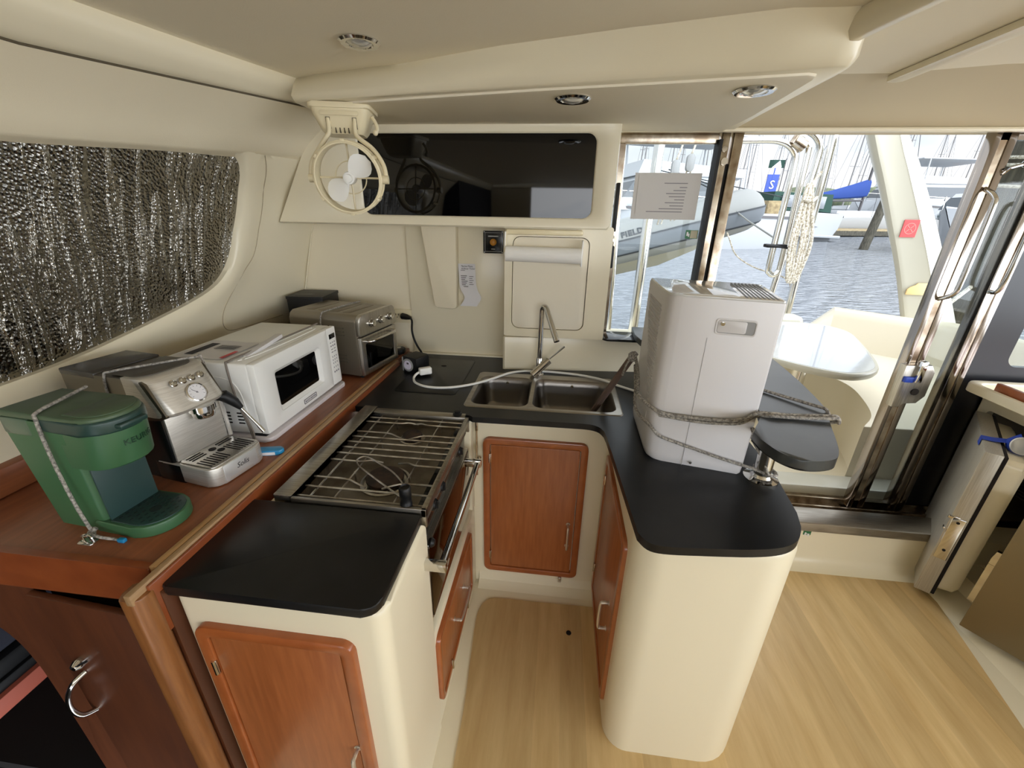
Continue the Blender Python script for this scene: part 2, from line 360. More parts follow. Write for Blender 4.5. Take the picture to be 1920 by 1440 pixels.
def on_wall(lp, dx): return [(xwall(y, z) + dx, y, z) for y, z in lp]
cy, cz = 0.62, 1.42
def to_rect(y, z):
    dy, dz = y - cy, z - cz; k = 1e9
    if dy > 1e-6: k = min(k, (2.25 - cy) / dy)
    if dy < -1e-6: k = min(k, (-1.2 - cy) / dy)
    if dz > 1e-6: k = min(k, (1.845 - cz) / dz)
    if dz < -1e-6: k = min(k, (0.90 - cz) / dz)
    return (cy + dy * k, cz + dz * k)
far = [to_rect(*p) for p in win]
l3 = clampz(offset_loop(win, 0.085))
mix = lambda a, b, t: [(p[0] * (1 - t) + q[0] * t, p[1] * (1 - t) + q[1] * t) for p, q in zip(a, b)]
b = B()
b.loft([on_wall(win, -0.035), on_wall(win, 0.0), on_wall(clampz(offset_loop(win, 0.012)), 0.008), on_wall(clampz(offset_loop(win, 0.045)), 0.014), on_wall(l3, 0.0)]
       + [on_wall(mix(l3, far, t), 0.0) for t in (0.2, 0.4, 0.6, 0.8, 1.0)], True, False, False)
wl = struct('wall_left', b, CREAM, sharp=60)
b = B(); b.tube([(xwall(y, z) + 0.001, y, z) for y, z in ((p.x, p.y) for p in smooth([(1.718, 1.842, 0), (1.752, 1.773, 0), (1.774, 1.631, 0), (1.758, 1.478, 0), (1.70, 1.40, 0), (1.643, 1.334, 0), (1.59, 1.27, 0), (1.57, 1.22, 0), (1.576, 1.18, 0), (1.61, 1.155, 0), (1.70, 1.148, 0), (1.968, 1.143, 0)], 5))], 0.0016, 6)
struct('panel_seam', b, SEAM2, wl)
b = B(); b.tube([(-1.270, 2.158, 1.62), (-1.292, 2.155, 1.558), (-1.385, 2.152, 1.247), (-1.40, 2.15, 1.1)], 0.004, 6)
struct('corner_bead', b, CREAM, wl)
# foil cover pressed into the window
def in_win(lp_t): return mix([(cy, cz)] * len(win), win, lp_t)
b = B(); rows = []
for t in (0.02, 0.2, 0.4, 0.6, 0.8, 0.93, 1.0):
    rows.append([(xwall(y, z) - 0.022 + 0.008 * sin(9 * y + 4 * z) * (1 - t), y, z) for y, z in in_win(t)])
b.loft(rows, True, True, False)
tag(obj('window_cover', b, FOIL, sharp=80), 'crinkled silver bubble foil sunshade filling the left cabin window', 'sunshade')
b = B(); b.loft([[(xwall(y, z) - 0.045, y, z) for y, z in in_win(t)] for t in (0.02, 0.2, 0.4, 0.6, 0.8, 1.02)], True, True, False); struct('window_1', b, TINT)
# side header panel and coving above the window
ST = [(-1.2, (-1.345, 1.785), (-1.175, 1.945), (-1.125, 2.045)), (0.3, (-1.34, 1.785), (-1.17, 1.95), (-1.115, 2.05)), (0.95, (-1.322, 1.795), (-1.147, 1.957), (-1.095, 2.053)), (1.35, (-1.262, 1.822), (-1.06, 1.98), (-1.02, 2.062)),
      (1.72, (-1.18, 1.845), (-0.968, 2.0), (-0.935, 2.07)), (1.9, (-1.135, 1.853), (-0.93, 2.008), (-0.90, 2.072)), (2.25, (-1.07, 1.865), (-0.86, 2.02), (-0.84, 2.075))]
def station(y): 
    return [tuple(interp(y, [s[0] for s in ST], [s[k][j] for s in ST]) for j in (0, 1)) for k in (1, 2, 3)]
ys = [-3.2 + i * 0.115 for i in range(48)]
b = B(); rows = []
for y in ys:
    lo, cr, hl = station(y); rows.append([(lo[0] - 0.09, y, lo[1] - 0.04), (lo[0] - 0.01, y, lo[1] - 0.003), (lo[0] + 0.004, y, lo[1]), (lo[0] + 0.018, y, lo[1] + 0.008)] + [(lo[0] + (cr[0] - lo[0]) * t, y, lo[1] + (cr[1] - lo[1]) * t + 0.012 * sin(pi * t)) for t in (0.25, 0.5, 0.75, 1.0)])
b.grid(rows); struct('trim_1', b, LINER, sharp=50)
b = B(); rows = []
for y in ys:
    lo, cr, hl = station(y); rows.append([(cr[0] - 0.02, y, cr[1] + 0.004)] + [(cr[0] + (hl[0] - cr[0]) * t + 0.028 * sin(pi * t * 0.9), y, cr[1] + 0.004 + (hl[1] - cr[1]) * t) for t in (0, 0.15, 0.35, 0.55, 0.75, 1.0)])
b.grid(rows); struct('trim_2', b, CREAM, sharp=60)
b = B(); b.tube([(station(y)[1][0], y, station(y)[1][1] + 0.002) for y in ys], 0.003, 6); struct('trim_3', b, SEAM)
# ceiling
b = B(); b.grid([[(station(y)[2][0] - 0.01, y, station(y)[2][1])] + [(x, y, 2.07 + 0.02 * max(0, x - 1)) for x in (-0.6, 0, 0.6, 1.0, 1.5, 2.2, 3.1)] for y in ys if y < 2.2])
b.mi = 0; ce = struct('ceiling', b, LINER2, sharp=60)
b = B(); b.prism(rrect(0.985, 1.03, -3.1, 1.70, 0.01), 2.052, 2.068, 0.004); struct('trim_4', b, CREAM)
b = B(); b.tube(smooth([(0.62, 1.27, 2.055), (0.66, 1.10, 2.06), (0.72, 0.8, 2.062)], 4), 0.035, 10); struct('trim_5', b, CREAM)
# hanging soffit over the galley
low = [(-0.935, 1.60), (-0.93, 1.545), (-0.86, 1.510), (-0.50, 1.438), (-0.106, 1.375), (0.20, 1.325), (0.463, 1.283), (0.600, 1.250), (0.640, 1.248), (0.662, 1.268), (0.668, 1.33), (0.673, 1.768), (0.673, 2.10), (-0.935, 2.10)]
upp = [(-0.96, 1.68), (-0.955, 1.64), (-0.86, 1.60), (-0.55, 1.52), (-0.106, 1.345), (0.20, 1.255), (0.468, 1.185), (0.60, 1.19), (0.655, 1.225), (0.672, 1.28), (0.675, 1.36), (0.676, 1.768), (0.676, 2.10), (-0.96, 2.10)]
b = B(); rings = []
for t, z in ((0.0, 1.980), (0.02, 1.984), (0.05, 1.992), (0.10, 2.003), (0.5, 2.04), (1.0, 2.078)):
    k = 1 - (1 - min(1, t * 10)) * 1.0
    ins = 0.016 * (1 - k) ** 1.5
    rings.append([(p[0] * (1 - t) + q[0] * t, p[1] * (1 - t) + q[1] * t, z) for p, q in zip(offset_loop(low, -ins), upp)])
b.loft(rings); struct('trim_6', b, CREAM, sharp=50)
ins = [(-0.86, 1.585), (-0.82, 1.56), (-0.50, 1.49), (-0.106, 1.415), (0.20, 1.365), (0.45, 1.322), (0.575, 1.300), (0.598, 1.31), (0.605, 1.34), (0.628, 1.76), (0.628, 2.05), (-0.86, 2.05)]
b = B(); b.prism(ins, 1.974, 1.983, 0.002); struct('trim_7', b, LINER2)
# bulkhead aft: plain liner on the left, glossy splash panel beside it
b = B(); b.box(-1.55, -0.25, 2.16, 2.20, 0.80, 2.06); wb = struct('wall_back', b, LINER)
b = B(); b.box(-0.79, -0.24, 2.145, 2.162, 0.90, 1.62, 0.004); b.box(-0.79, -0.24, 2.125, 2.146, 0.914, 0.926, 0.003); struct('trim_8', b, CREAM)
b = B(); b.prism([(-0.696, 1.60), (-0.515, 1.60), (-0.524, 1.20), (-0.530, 1.185), (-0.545, 1.180), (-0.625, 1.184), (-0.640, 1.192), (-0.646, 1.21)], 2.095, 2.15, 0.008, axis='y'); struct('trim_9', b, LINER)
# splash below the window, right of the sink, and bulkhead foot
b = B(); b.prism([(-0.262, 1.962), (-0.252, 1.952), (0.42, 2.024), (0.72, 2.05), (0.72, 2.19), (-0.262, 2.19)], 0.90, 1.088, 0.006); struct('trim_10', b, CREAM)
b = B(); b.box(0.22, 0.72, 2.06, 2.20, 0.0, 0.90); struct('trim_11', b, CREAM)
# header over the sliding windows, coved up to the ceiling
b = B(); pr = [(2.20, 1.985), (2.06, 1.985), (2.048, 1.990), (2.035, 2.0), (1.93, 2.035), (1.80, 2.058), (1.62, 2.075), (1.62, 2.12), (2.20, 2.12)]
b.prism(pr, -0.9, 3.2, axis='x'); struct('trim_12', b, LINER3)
b = B(); b.box(0.22, 3.2, 2.040, 2.066, 1.972, 1.988, 0.005); struct('trim_13', b, CREAM)
# sole: cream moulding, blond planks laid into it
b = B(); b.box(-0.82, 3.3, -3.3, 1.80, -0.06, 0.0); struct('trim_14', b, CREAM)
fl = smooth([(-0.24, -0.6, 0), (-0.246, 0.732, 0), (-0.262, 1.054, 0), (-0.276, 1.25, 0), (-0.268, 1.32, 0), (-0.245, 1.358, 0), (-0.205, 1.375, 0), (0.0, 1.378, 0), (0.3, 1.385, 0)], 4) + [V((0.36, 1.772, 0))] + \
     smooth([(0.9, 1.774, 0), (1.27, 1.774, 0), (1.66, 1.768, 0), (1.79, 1.738, 0), (1.843, 1.679, 0), (1.832, 1.58, 0), (1.715, 1.081, 0), (1.56, 0.45, 0), (1.50, -0.6, 0)], 5) + [V((1.5, -3.1, 0)), V((-0.24, -3.1, 0))]
b = B(); b.prism([(p.x, p.y) for p in fl], -0.002, 0.004, 0.001, bevel_bottom=False); fo = struct('floor', b, FLOORM)
b = B(); b.lathe([(0.0, 0.0005), (0.011, 0.0005), (0.011, 0.002), (0.0, 0.002)], 14, Matrix.Translation((0.127, 1.243, 0.0035))); struct('floor_socket', b, DARK, fo)
# step up to the cockpit door
b = B(); b.prism([(1.70, 0.0), (1.735, 0.006), (1.765, 0.025), (1.784, 0.06), (1.800, 0.225), (1.93, 0.225), (1.93, 0.0)], 0.72, 3.2, axis='x'); struct('trim_15', b, CREAM)
b = B(); b.prism([(1.792, 0.205), (1.796, 0.245), (1.803, 0.250), (1.925, 0.250), (1.93, 0.225), (1.802, 0.225), (1.799, 0.205)], 0.72, 2.06, axis='x'); st = struct('trim_16', b, STEEL)
b = B(); b.box(0.72, 3.2, 1.93, 2.20, 0.0, 0.15); b.box(0.72, 3.2, 1.955, 1.965, 0.15, 0.19); b.box(0.72, 3.2, 2.035, 2.045, 0.15, 0.185); b.box(0.72, 3.2, 2.115, 2.125, 0.15, 0.185); struct('trim_17', b, DKCHROME)
b = B(); b.box(0.72, 3.2, 2.20, 2.34, -0.02, 0.205, 0.012); struct('trim_18', b, GEL)
# rest of the cabin, behind and beside the viewpoint: broad windscreen, side window, low walls
b = B(); b.box(-1.6, 3.3, -3.35, -3.25, -0.06, 1.0); b.box(-1.6, 3.3, -3.35, -3.25, 2.02, 2.15); b.box(-1.6, -0.60, -3.35, -3.27, 1.0, 2.02)
for x in (-0.60, 0.65, 1.95, 3.2): b.box(x, x + 0.08, -3.35, -3.27, 1.0, 2.02)
struct('wall_front', b, CREAM)
b = B(); b.box(3.2, 3.3, -3.3, 2.2, -0.06, 0.98); b.box(3.2, 3.3, -3.3, 2.2, 1.92, 2.15)
for y in (-3.3, -1.9, -0.4, 0.9, 2.1): b.box(3.2, 3.3, y, y + 0.1, 0.98, 1.92)
struct('wall_right', b, CREAM)
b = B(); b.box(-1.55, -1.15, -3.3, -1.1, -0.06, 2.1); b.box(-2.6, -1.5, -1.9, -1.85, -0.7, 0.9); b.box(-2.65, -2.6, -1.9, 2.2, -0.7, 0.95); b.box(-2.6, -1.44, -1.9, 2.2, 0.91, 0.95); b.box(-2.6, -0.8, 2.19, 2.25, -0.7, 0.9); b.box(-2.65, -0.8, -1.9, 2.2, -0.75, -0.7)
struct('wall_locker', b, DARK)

b = B(); b.box(-2.2, 3.9, -7.5, -3.36, 0.60, 0.96, 0.05); b.box(3.32, 3.9, -3.36, 2.2, 0.60, 0.96, 0.05); struct('bounce_foredeck', b, GELW)  # unseen bow and side deck, added to bounce sky light onto the ceiling
b = B(); b.box(3.3, 4.6, 2.12, 2.2, 0.0, 2.5); struct('shade_wing', b, GELW)  # unseen side wing, added to keep bow light off cockpit and arch
# ------------------------------------------------------------------ sliding window and door in the bulkhead
b = B(); b.box(0.225, 0.63, 2.085, 2.115, 1.935, 1.985, 0.003); b.box(0.225, 0.25, 2.09, 2.11, 1.10, 1.94); w2 = struct('window_2', b, DKCHROME)
b = B(); b.box(0.640, 0.672, 2.075, 2.13, 1.10, 1.985, 0.004); b.box(0.684, 0.724, 2.07, 2.135, 0.20, 1.985, 0.005); struct('mullion', b, DKCHROME, w2)
b = B(); b.box(0.630, 0.643, 2.068, 2.135, 1.10, 1.95); b.box(0.672, 0.685, 2.085, 2.13, 1.10, 1.86); struct('gasket', b, RUBBER, w2)
b = B(); b.box(0.245, 0.635, 2.098, 2.102, 1.10, 1.94); struct('pane', b, PANE, w2)
b = B(); b.lathe([(0, 0), (0.011, 0), (0.011, 0.006), (0, 0.006)], 12, frame((0.655, 2.075, 1.915), (1, 0, 0), (0, 0, 1))); b.lathe([(0, 0), (0.014, 0), (0.014, 0.01), (0, 0.01)], 12, frame((0.662, 2.075, 1.868), (1, 0, 0), (0, 0, 1))); struct('latch_button', b, CHROME, w2)
# door leaf slid open: two stiles with the pane between, dark panel beyond
b = B(); b.box(1.667, 1.690, 2.075, 2.125, 0.165, 1.985, 0.004); b.box(1.722, 1.752, 2.08, 2.12, 0.165, 1.985, 0.004); b.box(1.69, 1.88, 2.085, 2.115, 0.165, 0.205); b.box(1.69, 1.88, 2.085, 2.115, 1.95, 1.985)
d1 = struct('door_1', b, DOORST)
b = B(); b.box(1.690, 1.722, 2.085, 2.115, 0.165, 1.98); struct('channel', b, DKCHROME, d1)
b = B(); b.box(1.750, 1.885, 2.098, 2.102, 0.20, 1.95); struct('pane', b, SMOKE, d1)
b = B(); b.box(1.876, 1.905, 2.07, 2.13, 0.12, 1.985, 0.004); b.box(1.925, 1.955, 2.08, 2.13, 0.12, 1.985, 0.004); struct('stile', b, DOORST, d1)
b = B(); b.box(1.905, 1.925, 2.085, 2.12, 0.12, 1.985); struct('stile_channel', b, DKCHROME, d1)
b = B(); b.tube(smooth([(1.705, 2.08, 1.775), (1.712, 2.03, 1.745), (1.716, 2.02, 1.69), (1.716, 2.02, 1.42), (1.712, 2.03, 1.355), (1.70, 2.08, 1.325)], 5), 0.009, 10)
b.tube(smooth([(1.89, 2.075, 1.72), (1.888, 2.03, 1.69), (1.888, 2.03, 1.40), (1.885, 2.075, 1.365)], 5), 0.009, 10); b.ball((1.80, 2.06, 1.865), 0.014); b.tube([(1.75, 2.08, 1.83), (1.752, 2.06, 1.85), (1.80, 2.06, 1.865)], 0.006); struct('handle', b, CHROME, d1)
b = B(); b.prism([(1.655, 1.015), (1.768, 1.02), (1.790, 0.985), (1.79, 0.865), (1.762, 0.825), (1.705, 0.825), (1.69, 0.80), (1.66, 0.80)], 2.045, 2.085, 0.004, axis='y'); lk = struct('lock_case', b, STEELV, d1)
b = B(); b.box(1.700, 1.730, 2.02, 2.05, 0.935, 1.045, 0.008, 2); struct('lever', b, CHROME, lk)
b = B(); b.box(1.662, 1.700, 2.030, 2.05, 0.935, 0.962, 0.002); struct('blue_tab', b, ROYAL, lk)
b = B(); b.lathe([(0, 0), (0.017, 0), (0.017, 0.004), (0, 0.004)], 12, frame((1.735, 2.045, 0.885), (1, 0, 0), (0, 0, 1))); struct('keyhole', b, DARK, lk)
# dark fixed panel with a pane, right of the door
o = rrect(1.965, 3.2, 0.10, 1.985, 0.01, 8); i = rrect(2.155, 3.05, 1.005, 1.85, 0.05, 8)
b = B(); b.ring(o, i, 2.135, 2.165, axis='y'); w3 = struct('window_3', b, TINT)
b = B(); b.box(2.14, 3.07, 2.148, 2.152, 0.99, 1.87); struct('pane', b, SMOKE, w3)
# ================================================================== fixed furniture of the galley
def door_unit(parent, org, u, v, w, h, handle=None, hinges=(), rail=0.03, frame_m=None, leaf_m=None, r=0.03, leaf_name='door'):
    """wooden frame and leaf on a cabinet face; org, u (across), v (up) in the thing's own coordinates"""
    M = frame(org, u, v); b = B(); b.ring(rrect(0, w, 0, h, r, 5), rrect(rail, w - rail, rail, h - rail, 0.008, 5), -0.004, 0.015, 0.005, M=M); obj('door_frame', b, frame_m or CHERRYR, parent)
    b = B(); b.prism(rrect(rail + 0.003, w - rail - 0.003, rail + 0.003, h - rail - 0.003, 0.006, 3), -0.004, 0.010, 0.0015, M=M); lf = obj(leaf_name, b, leaf_m or CHERRY, parent)
    b = B(); b.prism(rrect(rail * 0.5, w - rail * 0.5, rail * 0.5, h - rail * 0.5, 0.006, 3), -0.006, -0.003, M=M); obj('door_gap', b, DARK, parent)
    if handle:
        (x0, y0), (x1, y1) = handle; d = V((x1 - x0, y1 - y0, 0)).normalized() * 0.012
        b = B(); p0 = V((x0, y0, 0.008)); p1 = V((x1, y1, 0.008)); z = V((0, 0, 0.030))
        b.tube(smooth([p0, p0 + z * 0.7, p0 + z + d, p1 + z - d, p1 + z * 0.7, p1], 5), 0.0055, 8, M=M)
        for p in (p0, p1): b.lathe([(0.009, 0), (0.009, 0.004), (0.0, 0.004)], 10, M @ Matrix.Translation(p))
        obj('handle', b, SATIN, lf)
    for (x, y) in hinges:
        b = B(); b.box(x - 0.006, x + 0.006, y - 0.022, y + 0.022, 0.009, 0.016, 0.002, M=M); b.tube([(x, y - 0.022, 0.016), (x, y + 0.022, 0.016)], 0.004, 6, M=M); obj('hinge', b, CHROME, lf)
    return lf
# --- cabinet nearest the viewpoint on the left
t = thing('galley_cabinet', 'cream moulded galley cabinet nearest the viewpoint, its cherry door low in front', 'cabinet', (-0.555, 0.70, 0.0))
b = B(); b.prism(rrect(-0.787, -0.314, 0.562, 0.838, (0.0, 0.0, 0.02, 0.035), 6), 0.0, 0.892, 0.03, 5, bevel_bottom=False); obj('body', b, CREAM, t, True)
lf = door_unit(t, (-0.752 + 0.555, 0.560 - 0.70, 0.06), (1, 0, 0), (0, 0, 1), 0.366, 0.748, ((0.330, 0.255), (0.330, 0.375)), ((0.024, 0.62), (0.024, 0.12)))
b = B(); b.prism(rrect(-0.795, -0.322, 0.550, 0.836, (0.004, 0.004, 0.012, 0.035), 5), 0.893, 0.917, 0.005); tag(obj('countertop', b, COUNTER), 'short black worktop in front of the cooker', 'worktop')
# --- cooker niche: moulding around it and the drawer front below
t = thing('cooker_cabinet', 'cream moulding below the cooker, with a long cherry drawer front near the floor', 'cabinet', (-0.5, 1.11, 0.0))
b = B(); b.prism([(0.838, 0.0), (1.472, 0.0), (1.472, 0.44), (1.44, 0.455), (0.86, 0.455), (0.838, 0.44)], -0.76, -0.316, 0.012, axis='x'); obj('body', b, CREAM, t, True)
lf = door_unit(t, (-0.316 + 0.5, 0.838 - 1.11 + 0.01, 0.115), (0, 1, 0), (0, 0, 1), 0.49, 0.31, ((0.18, 0.175), (0.32, 0.175)), ((0.12, 0.024), (0.37, 0.024)), rail=0.022, leaf_name='drawer')
b = B(); b.box(-0.76, -0.72, 0.84, 1.47, 0.45, 0.90); b.box(-0.76, -0.315, 1.425, 1.472, 0.44, 0.892, 0.01); obj('niche_side', b, CREAM, t, True)
# --- cabinet below the sink
t = thing('sink_cabinet', 'cream cabinet under the sink with one tall cherry door', 'cabinet', (-0.05, 1.75, 0.0))
b = B(); b.prism(rrect(-0.330, 0.238, 1.472, 1.508, 0.0, 1), 0.0, 0.892, 0.02, 4, bevel_bottom=False); b.box(-0.314, 0.238, 1.51, 2.05, 0.0, 0.74); b.prism([(1.472, 0.06), (1.472, 0.0), (1.42, 0.0), (1.44, 0.006), (1.46, 0.02)], -0.30, 0.236, axis='x'); obj('body', b, CREAM, t, True)
lf = door_unit(t, (-0.275 + 0.05, 1.470 - 1.75, 0.085), (1, 0, 0), (0, 0, 1), 0.432, 0.715, ((0.375, 0.19), (0.375, 0.31)), ((0.030, 0.62), (0.030, 0.10)))
b = B(); b.box(0.075, 0.09, 1.452, 1.47, 0.055, 0.085, 0.002); obj('catch', b, CHROME, t, True)
b = B(); b.tube([(-0.300, 1.458, 0.86), (-0.300, 1.452, 0.62)], 0.004, 8); b.box(-0.306, -0.294, 1.452, 1.462, 0.83, 0.875, 0.002); b.lathe([(0, 0), (0.008, 0), (0.008, 0.012), (0, 0.014)], 10, frame((-0.29, 1.462, 0.70), (1, 0, 0), (0, 0, 1))); obj('barrel_bolt', b, DKCHROME, t, True)
# --- peninsula
t = thing('peninsula_cabinet', 'rounded cream peninsula under the black worktop, its cherry door facing the cooker', 'cabinet', (0.45, 1.4, 0.0))
b = B(); b.prism(rrect(0.238, 0.672, 0.845, 1.505, (0.0, 0.0, 0.075, 0.13), 8), 0.0, 0.892, 0.035, 5, bevel_bottom=False); b.box(0.29, 0.672, 1.50, 2.055, 0.0, 0.892)
obj('body', b, CREAM, t, True)
lf = door_unit(t, (0.240 - 0.45, 1.44 - 1.4, 0.075), (0, -1, 0), (0, 0, 1), 0.50, 0.71, ((0.405, 0.25), (0.405, 0.37)), ((0.03, 0.60), (0.03, 0.14)))
# --- L-shaped worktop: along the bulkhead, over the sink cabinet and out over the peninsula
Lp = [(-0.80, 2.128), (-0.262, 2.128), (-0.262, 1.955), (0.42, 2.02), (0.70, 2.045), (0.70, 1.30), (0.695, 1.15), (0.672, 0.98), (0.655, 0.925)]
Lp += [(p.x, p.y) for p in smooth([(0.645, 0.905, 0), (0.62, 0.870, 0), (0.575, 0.842, 0), (0.50, 0.824, 0), (0.38, 0.812, 0), (0.29, 0.806, 0), (0.252, 0.815, 0), (0.232, 0.845, 0)], 4)]
Lp += [(0.200, 1.32)] + [(p.x, p.y) for p in smooth([(0.195, 1.36, 0), (0.18, 1.392, 0), (0.155, 1.408, 0), (0.12, 1.413, 0)], 4)] + [(-0.305, 1.408), (-0.318, 1.418), (-0.77, 1.43), (-0.80, 1.43)]
sx0, sx1, sy0, sy1 = -0.346, 0.264, 1.512, 1.865          # sink cut-out
b = B()
t2 = bmesh.new(); outer = [t2.verts.new((x, y, 0)) for x, y in Lp]; oe = [t2.edges.new((outer[i], outer[(i + 1) % len(outer)])) for i in range(len(outer))]
inn = [t2.verts.new((x, y, 0)) for x, y in rrect(sx0, sx1, sy0, sy1, 0.03, 4)]; ie = [t2.edges.new((inn[i], inn[(i + 1) % len(inn)])) for i in range(len(inn))]
res = bmesh.ops.triangle_fill(t2, use_beauty=True, edges=oe + ie)
fs = [f for f in t2.faces]; ex = bmesh.ops.extrude_face_region(t2, geom=fs); bmesh.ops.translate(t2, verts=[g for g in ex['geom'] if isinstance(g, bmesh.types.BMVert)], vec=(0, 0, 0.024))
b._take(t2, Matrix.Translation((0, 0, 0.893)))
tag(obj('countertop', b, COUNTER), 'long black worktop around the sink and over the rounded peninsula', 'worktop')
# scratches, seam and round hole of the worktop are left to the laminate; the hatch lid beside the splash panel:
b = B(); b.prism(rrect(-0.70, -0.42, 1.60, 2.05, 0.02, 4), 0.9175, 0.919, 0.0006); b.mi = 1; b.lathe([(0, 0.0), (0.011, 0.0), (0.011, 0.001), (0, 0.001)], 12, Matrix.Translation((-0.565, 1.945, 0.919)) @ Matrix.Diagonal((1.3, 0.8, 1, 1))); tag(obj('hatch_lid', b, [COUNTER, DARK]), 'flush black hatch lid with a finger hole, left of the sink', 'lid')
# --- sink
t = thing('sink', 'double-bowl stainless sink set into the black worktop', 'sink', (-0.04, 1.69, 0.917))
def bowl(x0, x1, y0, y1, depth):
    b = B(); rr = []
    for k, (ins, z, r) in enumerate(((0, 0.0035, 0.045), (0.006, -0.004, 0.045), (0.010, -0.03, 0.046), (0.016, -depth + 0.03, 0.05), (0.03, -depth + 0.008, 0.05), (0.055, -depth, 0.05))):
        rr.append([(x, y, z) for x, y in rrect(x0 + ins, x1 - ins, y0 + ins, y1 - ins, r, 6)])
    b.loft(rr, True, False, True); return b
rim_o = rrect(-0.319, 0.318, -0.190, 0.200, 0.02, 6)
t3 = bmesh.new(); B1 = rrect(-0.303, -0.060, -0.172, 0.150, 0.045, 6); B2 = rrect(-0.044, 0.300, -0.172, 0.150, 0.045, 6); eds = []
for lp in (rim_o, B1, B2):
    vs = [t3.verts.new((x, y, 0.0035)) for x, y in lp]; eds += [t3.edges.new((vs[k], vs[(k + 1) % len(vs)])) for k in range(len(vs))]
bmesh.ops.triangle_fill(t3, use_beauty=True, edges=eds)
b = B(); b._take(t3); b.loft([[(x, y, 0.0035) for x, y in rim_o], [(x, y, 0.0) for x, y in rrect(-0.324, 0.323, -0.195, 0.205, 0.022, 6)]], True, False, False); obj('rim', b, STEEL, t)
for (x0, x1), dx in (((-0.303, -0.060), -0.18), ((-0.044, 0.300), 0.128)):
    bo = obj('bowl', bowl(x0, x1, -0.172, 0.150, 0.15), BOWL, t)
    b = B(); b.lathe([(0.042, 0.0), (0.040, 0.003), (0.028, 0.001), (0.026, -0.006), (0, -0.006)], 20, Matrix.Translation((dx, 0, -0.149))); obj('drain', b, CHROME, bo)
    b = B(); b.lathe([(0, 0.004), (0.006, 0.003), (0.008, 0)], 10, Matrix.Translation((dx, 0.142, -0.024)) @ Matrix.Rotation(pi / 2, 4, 'X')); obj('overflow_stud', b, CHROME, bo)
# --- tap
t = thing('tap', 'tall chrome mixer tap behind the sink, its lever raised to the right', 'tap', (-0.075, 1.905, 0.917))
b = B(); b.lathe([(0.024, 0), (0.024, 0.004), (0.0165, 0.006), (0.0165, 0.085), (0.015, 0.088), (0.0, 0.088)], 20); obj('base', b, CHROME, t)
b = B(); b.tube([(0, 0, 0.085), (0.002, 0.0, 0.30)] + smooth([(0.003, -0.002, 0.325), (0.010, -0.010, 0.338), (0.020, -0.020, 0.336), (0.028, -0.030, 0.322)], 5) + [(0.078, -0.112, 0.205)], [0.0125] * 18 + [0.0135], 14); obj('spout', b, CHROME, t)
b = B(); b.tube([(-0.030, -0.045, 0.012), (0.045, 0.0, 0.075)], 0.018, 16); bd = obj('valve_body', b, CHROME, t)
b = B(); b.tube([(0.040, -0.004, 0.078), (0.115, -0.02, 0.155)], [0.0035, 0.005], 10); obj('lever', b, CHROME, bd)
# --- dish locker on the bulkhead above the sink
t = thing('dish_locker', 'cream bulkhead locker above the sink with a rounded rectangular door', 'locker', (-0.02, 2.06, 1.09))
o = rrect(-0.258, 0.222, 1.092, 1.60, 0.012, 6); i = rrect(-0.222, 0.124, 1.132, 1.555, 0.035, 6)
b = B(); b.ring(o, i, 1.958, 2.06, 0.006, axis='y'); b.prism(rrect(-0.256, 0.222, 1.093, 1.60, 0.01), 2.05, 2.19, 0.003, axis='y'); obj('body', b, CREAM, t, True)
b = B(); b.prism(rrect(-0.219, 0.121, 1.135, 1.552, 0.032, 6), 1.962, 2.05, 0.002, axis='y'); obj('door', b, LINER2, t, True)
# --- upper cabinet with the smoked door
t = thing('upper_cabinet', 'cream overhead cabinet with a long smoked black door, above the splash panel', 'cabinet', (-0.5, 2.0, 1.585))
def resample(poly, ctr, angs):
    out = []
    for a in angs:
        d = V((cos(a), sin(a))); best = None
        for k in range(len(poly)):
            p = V(poly[k]) - V(ctr); q = V(poly[(k + 1) % len(poly)]) - V(ctr); e = q - p; den = d.x * e.y - d.y * e.x
            if abs(den) < 1e-12: continue
            s_ = (p.x * e.y - p.y * e.x) / den; u_ = (p.x * d.y - p.y * d.x) / den
            if s_ > 0 and -1e-9 <= u_ <= 1 + 1e-9 and (best is None or s_ < best): best = s_
        out.append((ctr[0] + d.x * best, ctr[1] + d.y * best))
    return out
po = [(-1.285, 1.590), (0.185, 1.590), (0.200, 1.605), (0.205, 1.99), (-1.04, 1.99), (-1.135, 1.853)]
pi_ = rrect(-0.872, 0.112, 1.634, 1.944, 0.035, 6); ctr = (-0.4, 1.79)
angs = sorted({round(math.atan2(p[1] - ctr[1], p[0] - ctr[0]), 5) for p in po + pi_})
O = resample(po, ctr, angs); I = resample(pi_, ctr, angs)
I2 = [(ctr[0] + (x - ctr[0]) * 1.012, ctr[1] + (z - ctr[1]) * 1.04) for x, z in I]
O2 = [(ctr[0] + (x - ctr[0]) * 0.992, ctr[1] + (z - ctr[1]) * 0.965) for x, z in O]
b = B(); b.loft([[(x, 2.16, z) for x, z in O], [(x, 1.905, z) for x, z in O], [(x, 1.888, z) for x, z in [(p[0] * .7 + q[0] * .3, p[1] * .7 + q[1] * .3) for p, q in zip(O, O2)]], [(x, 1.880, z) for x, z in O2], [(x, 1.880, z) for x, z in I2], [(x, 1.886, z) for x, z in I], [(x, 1.90, z) for x, z in I]], True, False, False)
b.prism(po, 2.14, 2.16, axis='y'); obj('body', b, CREAM, t, True, sharp=50)
b = B(); b.prism(rrect(-0.874, 0.114, 1.632, 1.946, 0.035, 6), 1.890, 1.898, axis='y'); obj('door', b, DKGLASS, t, True)
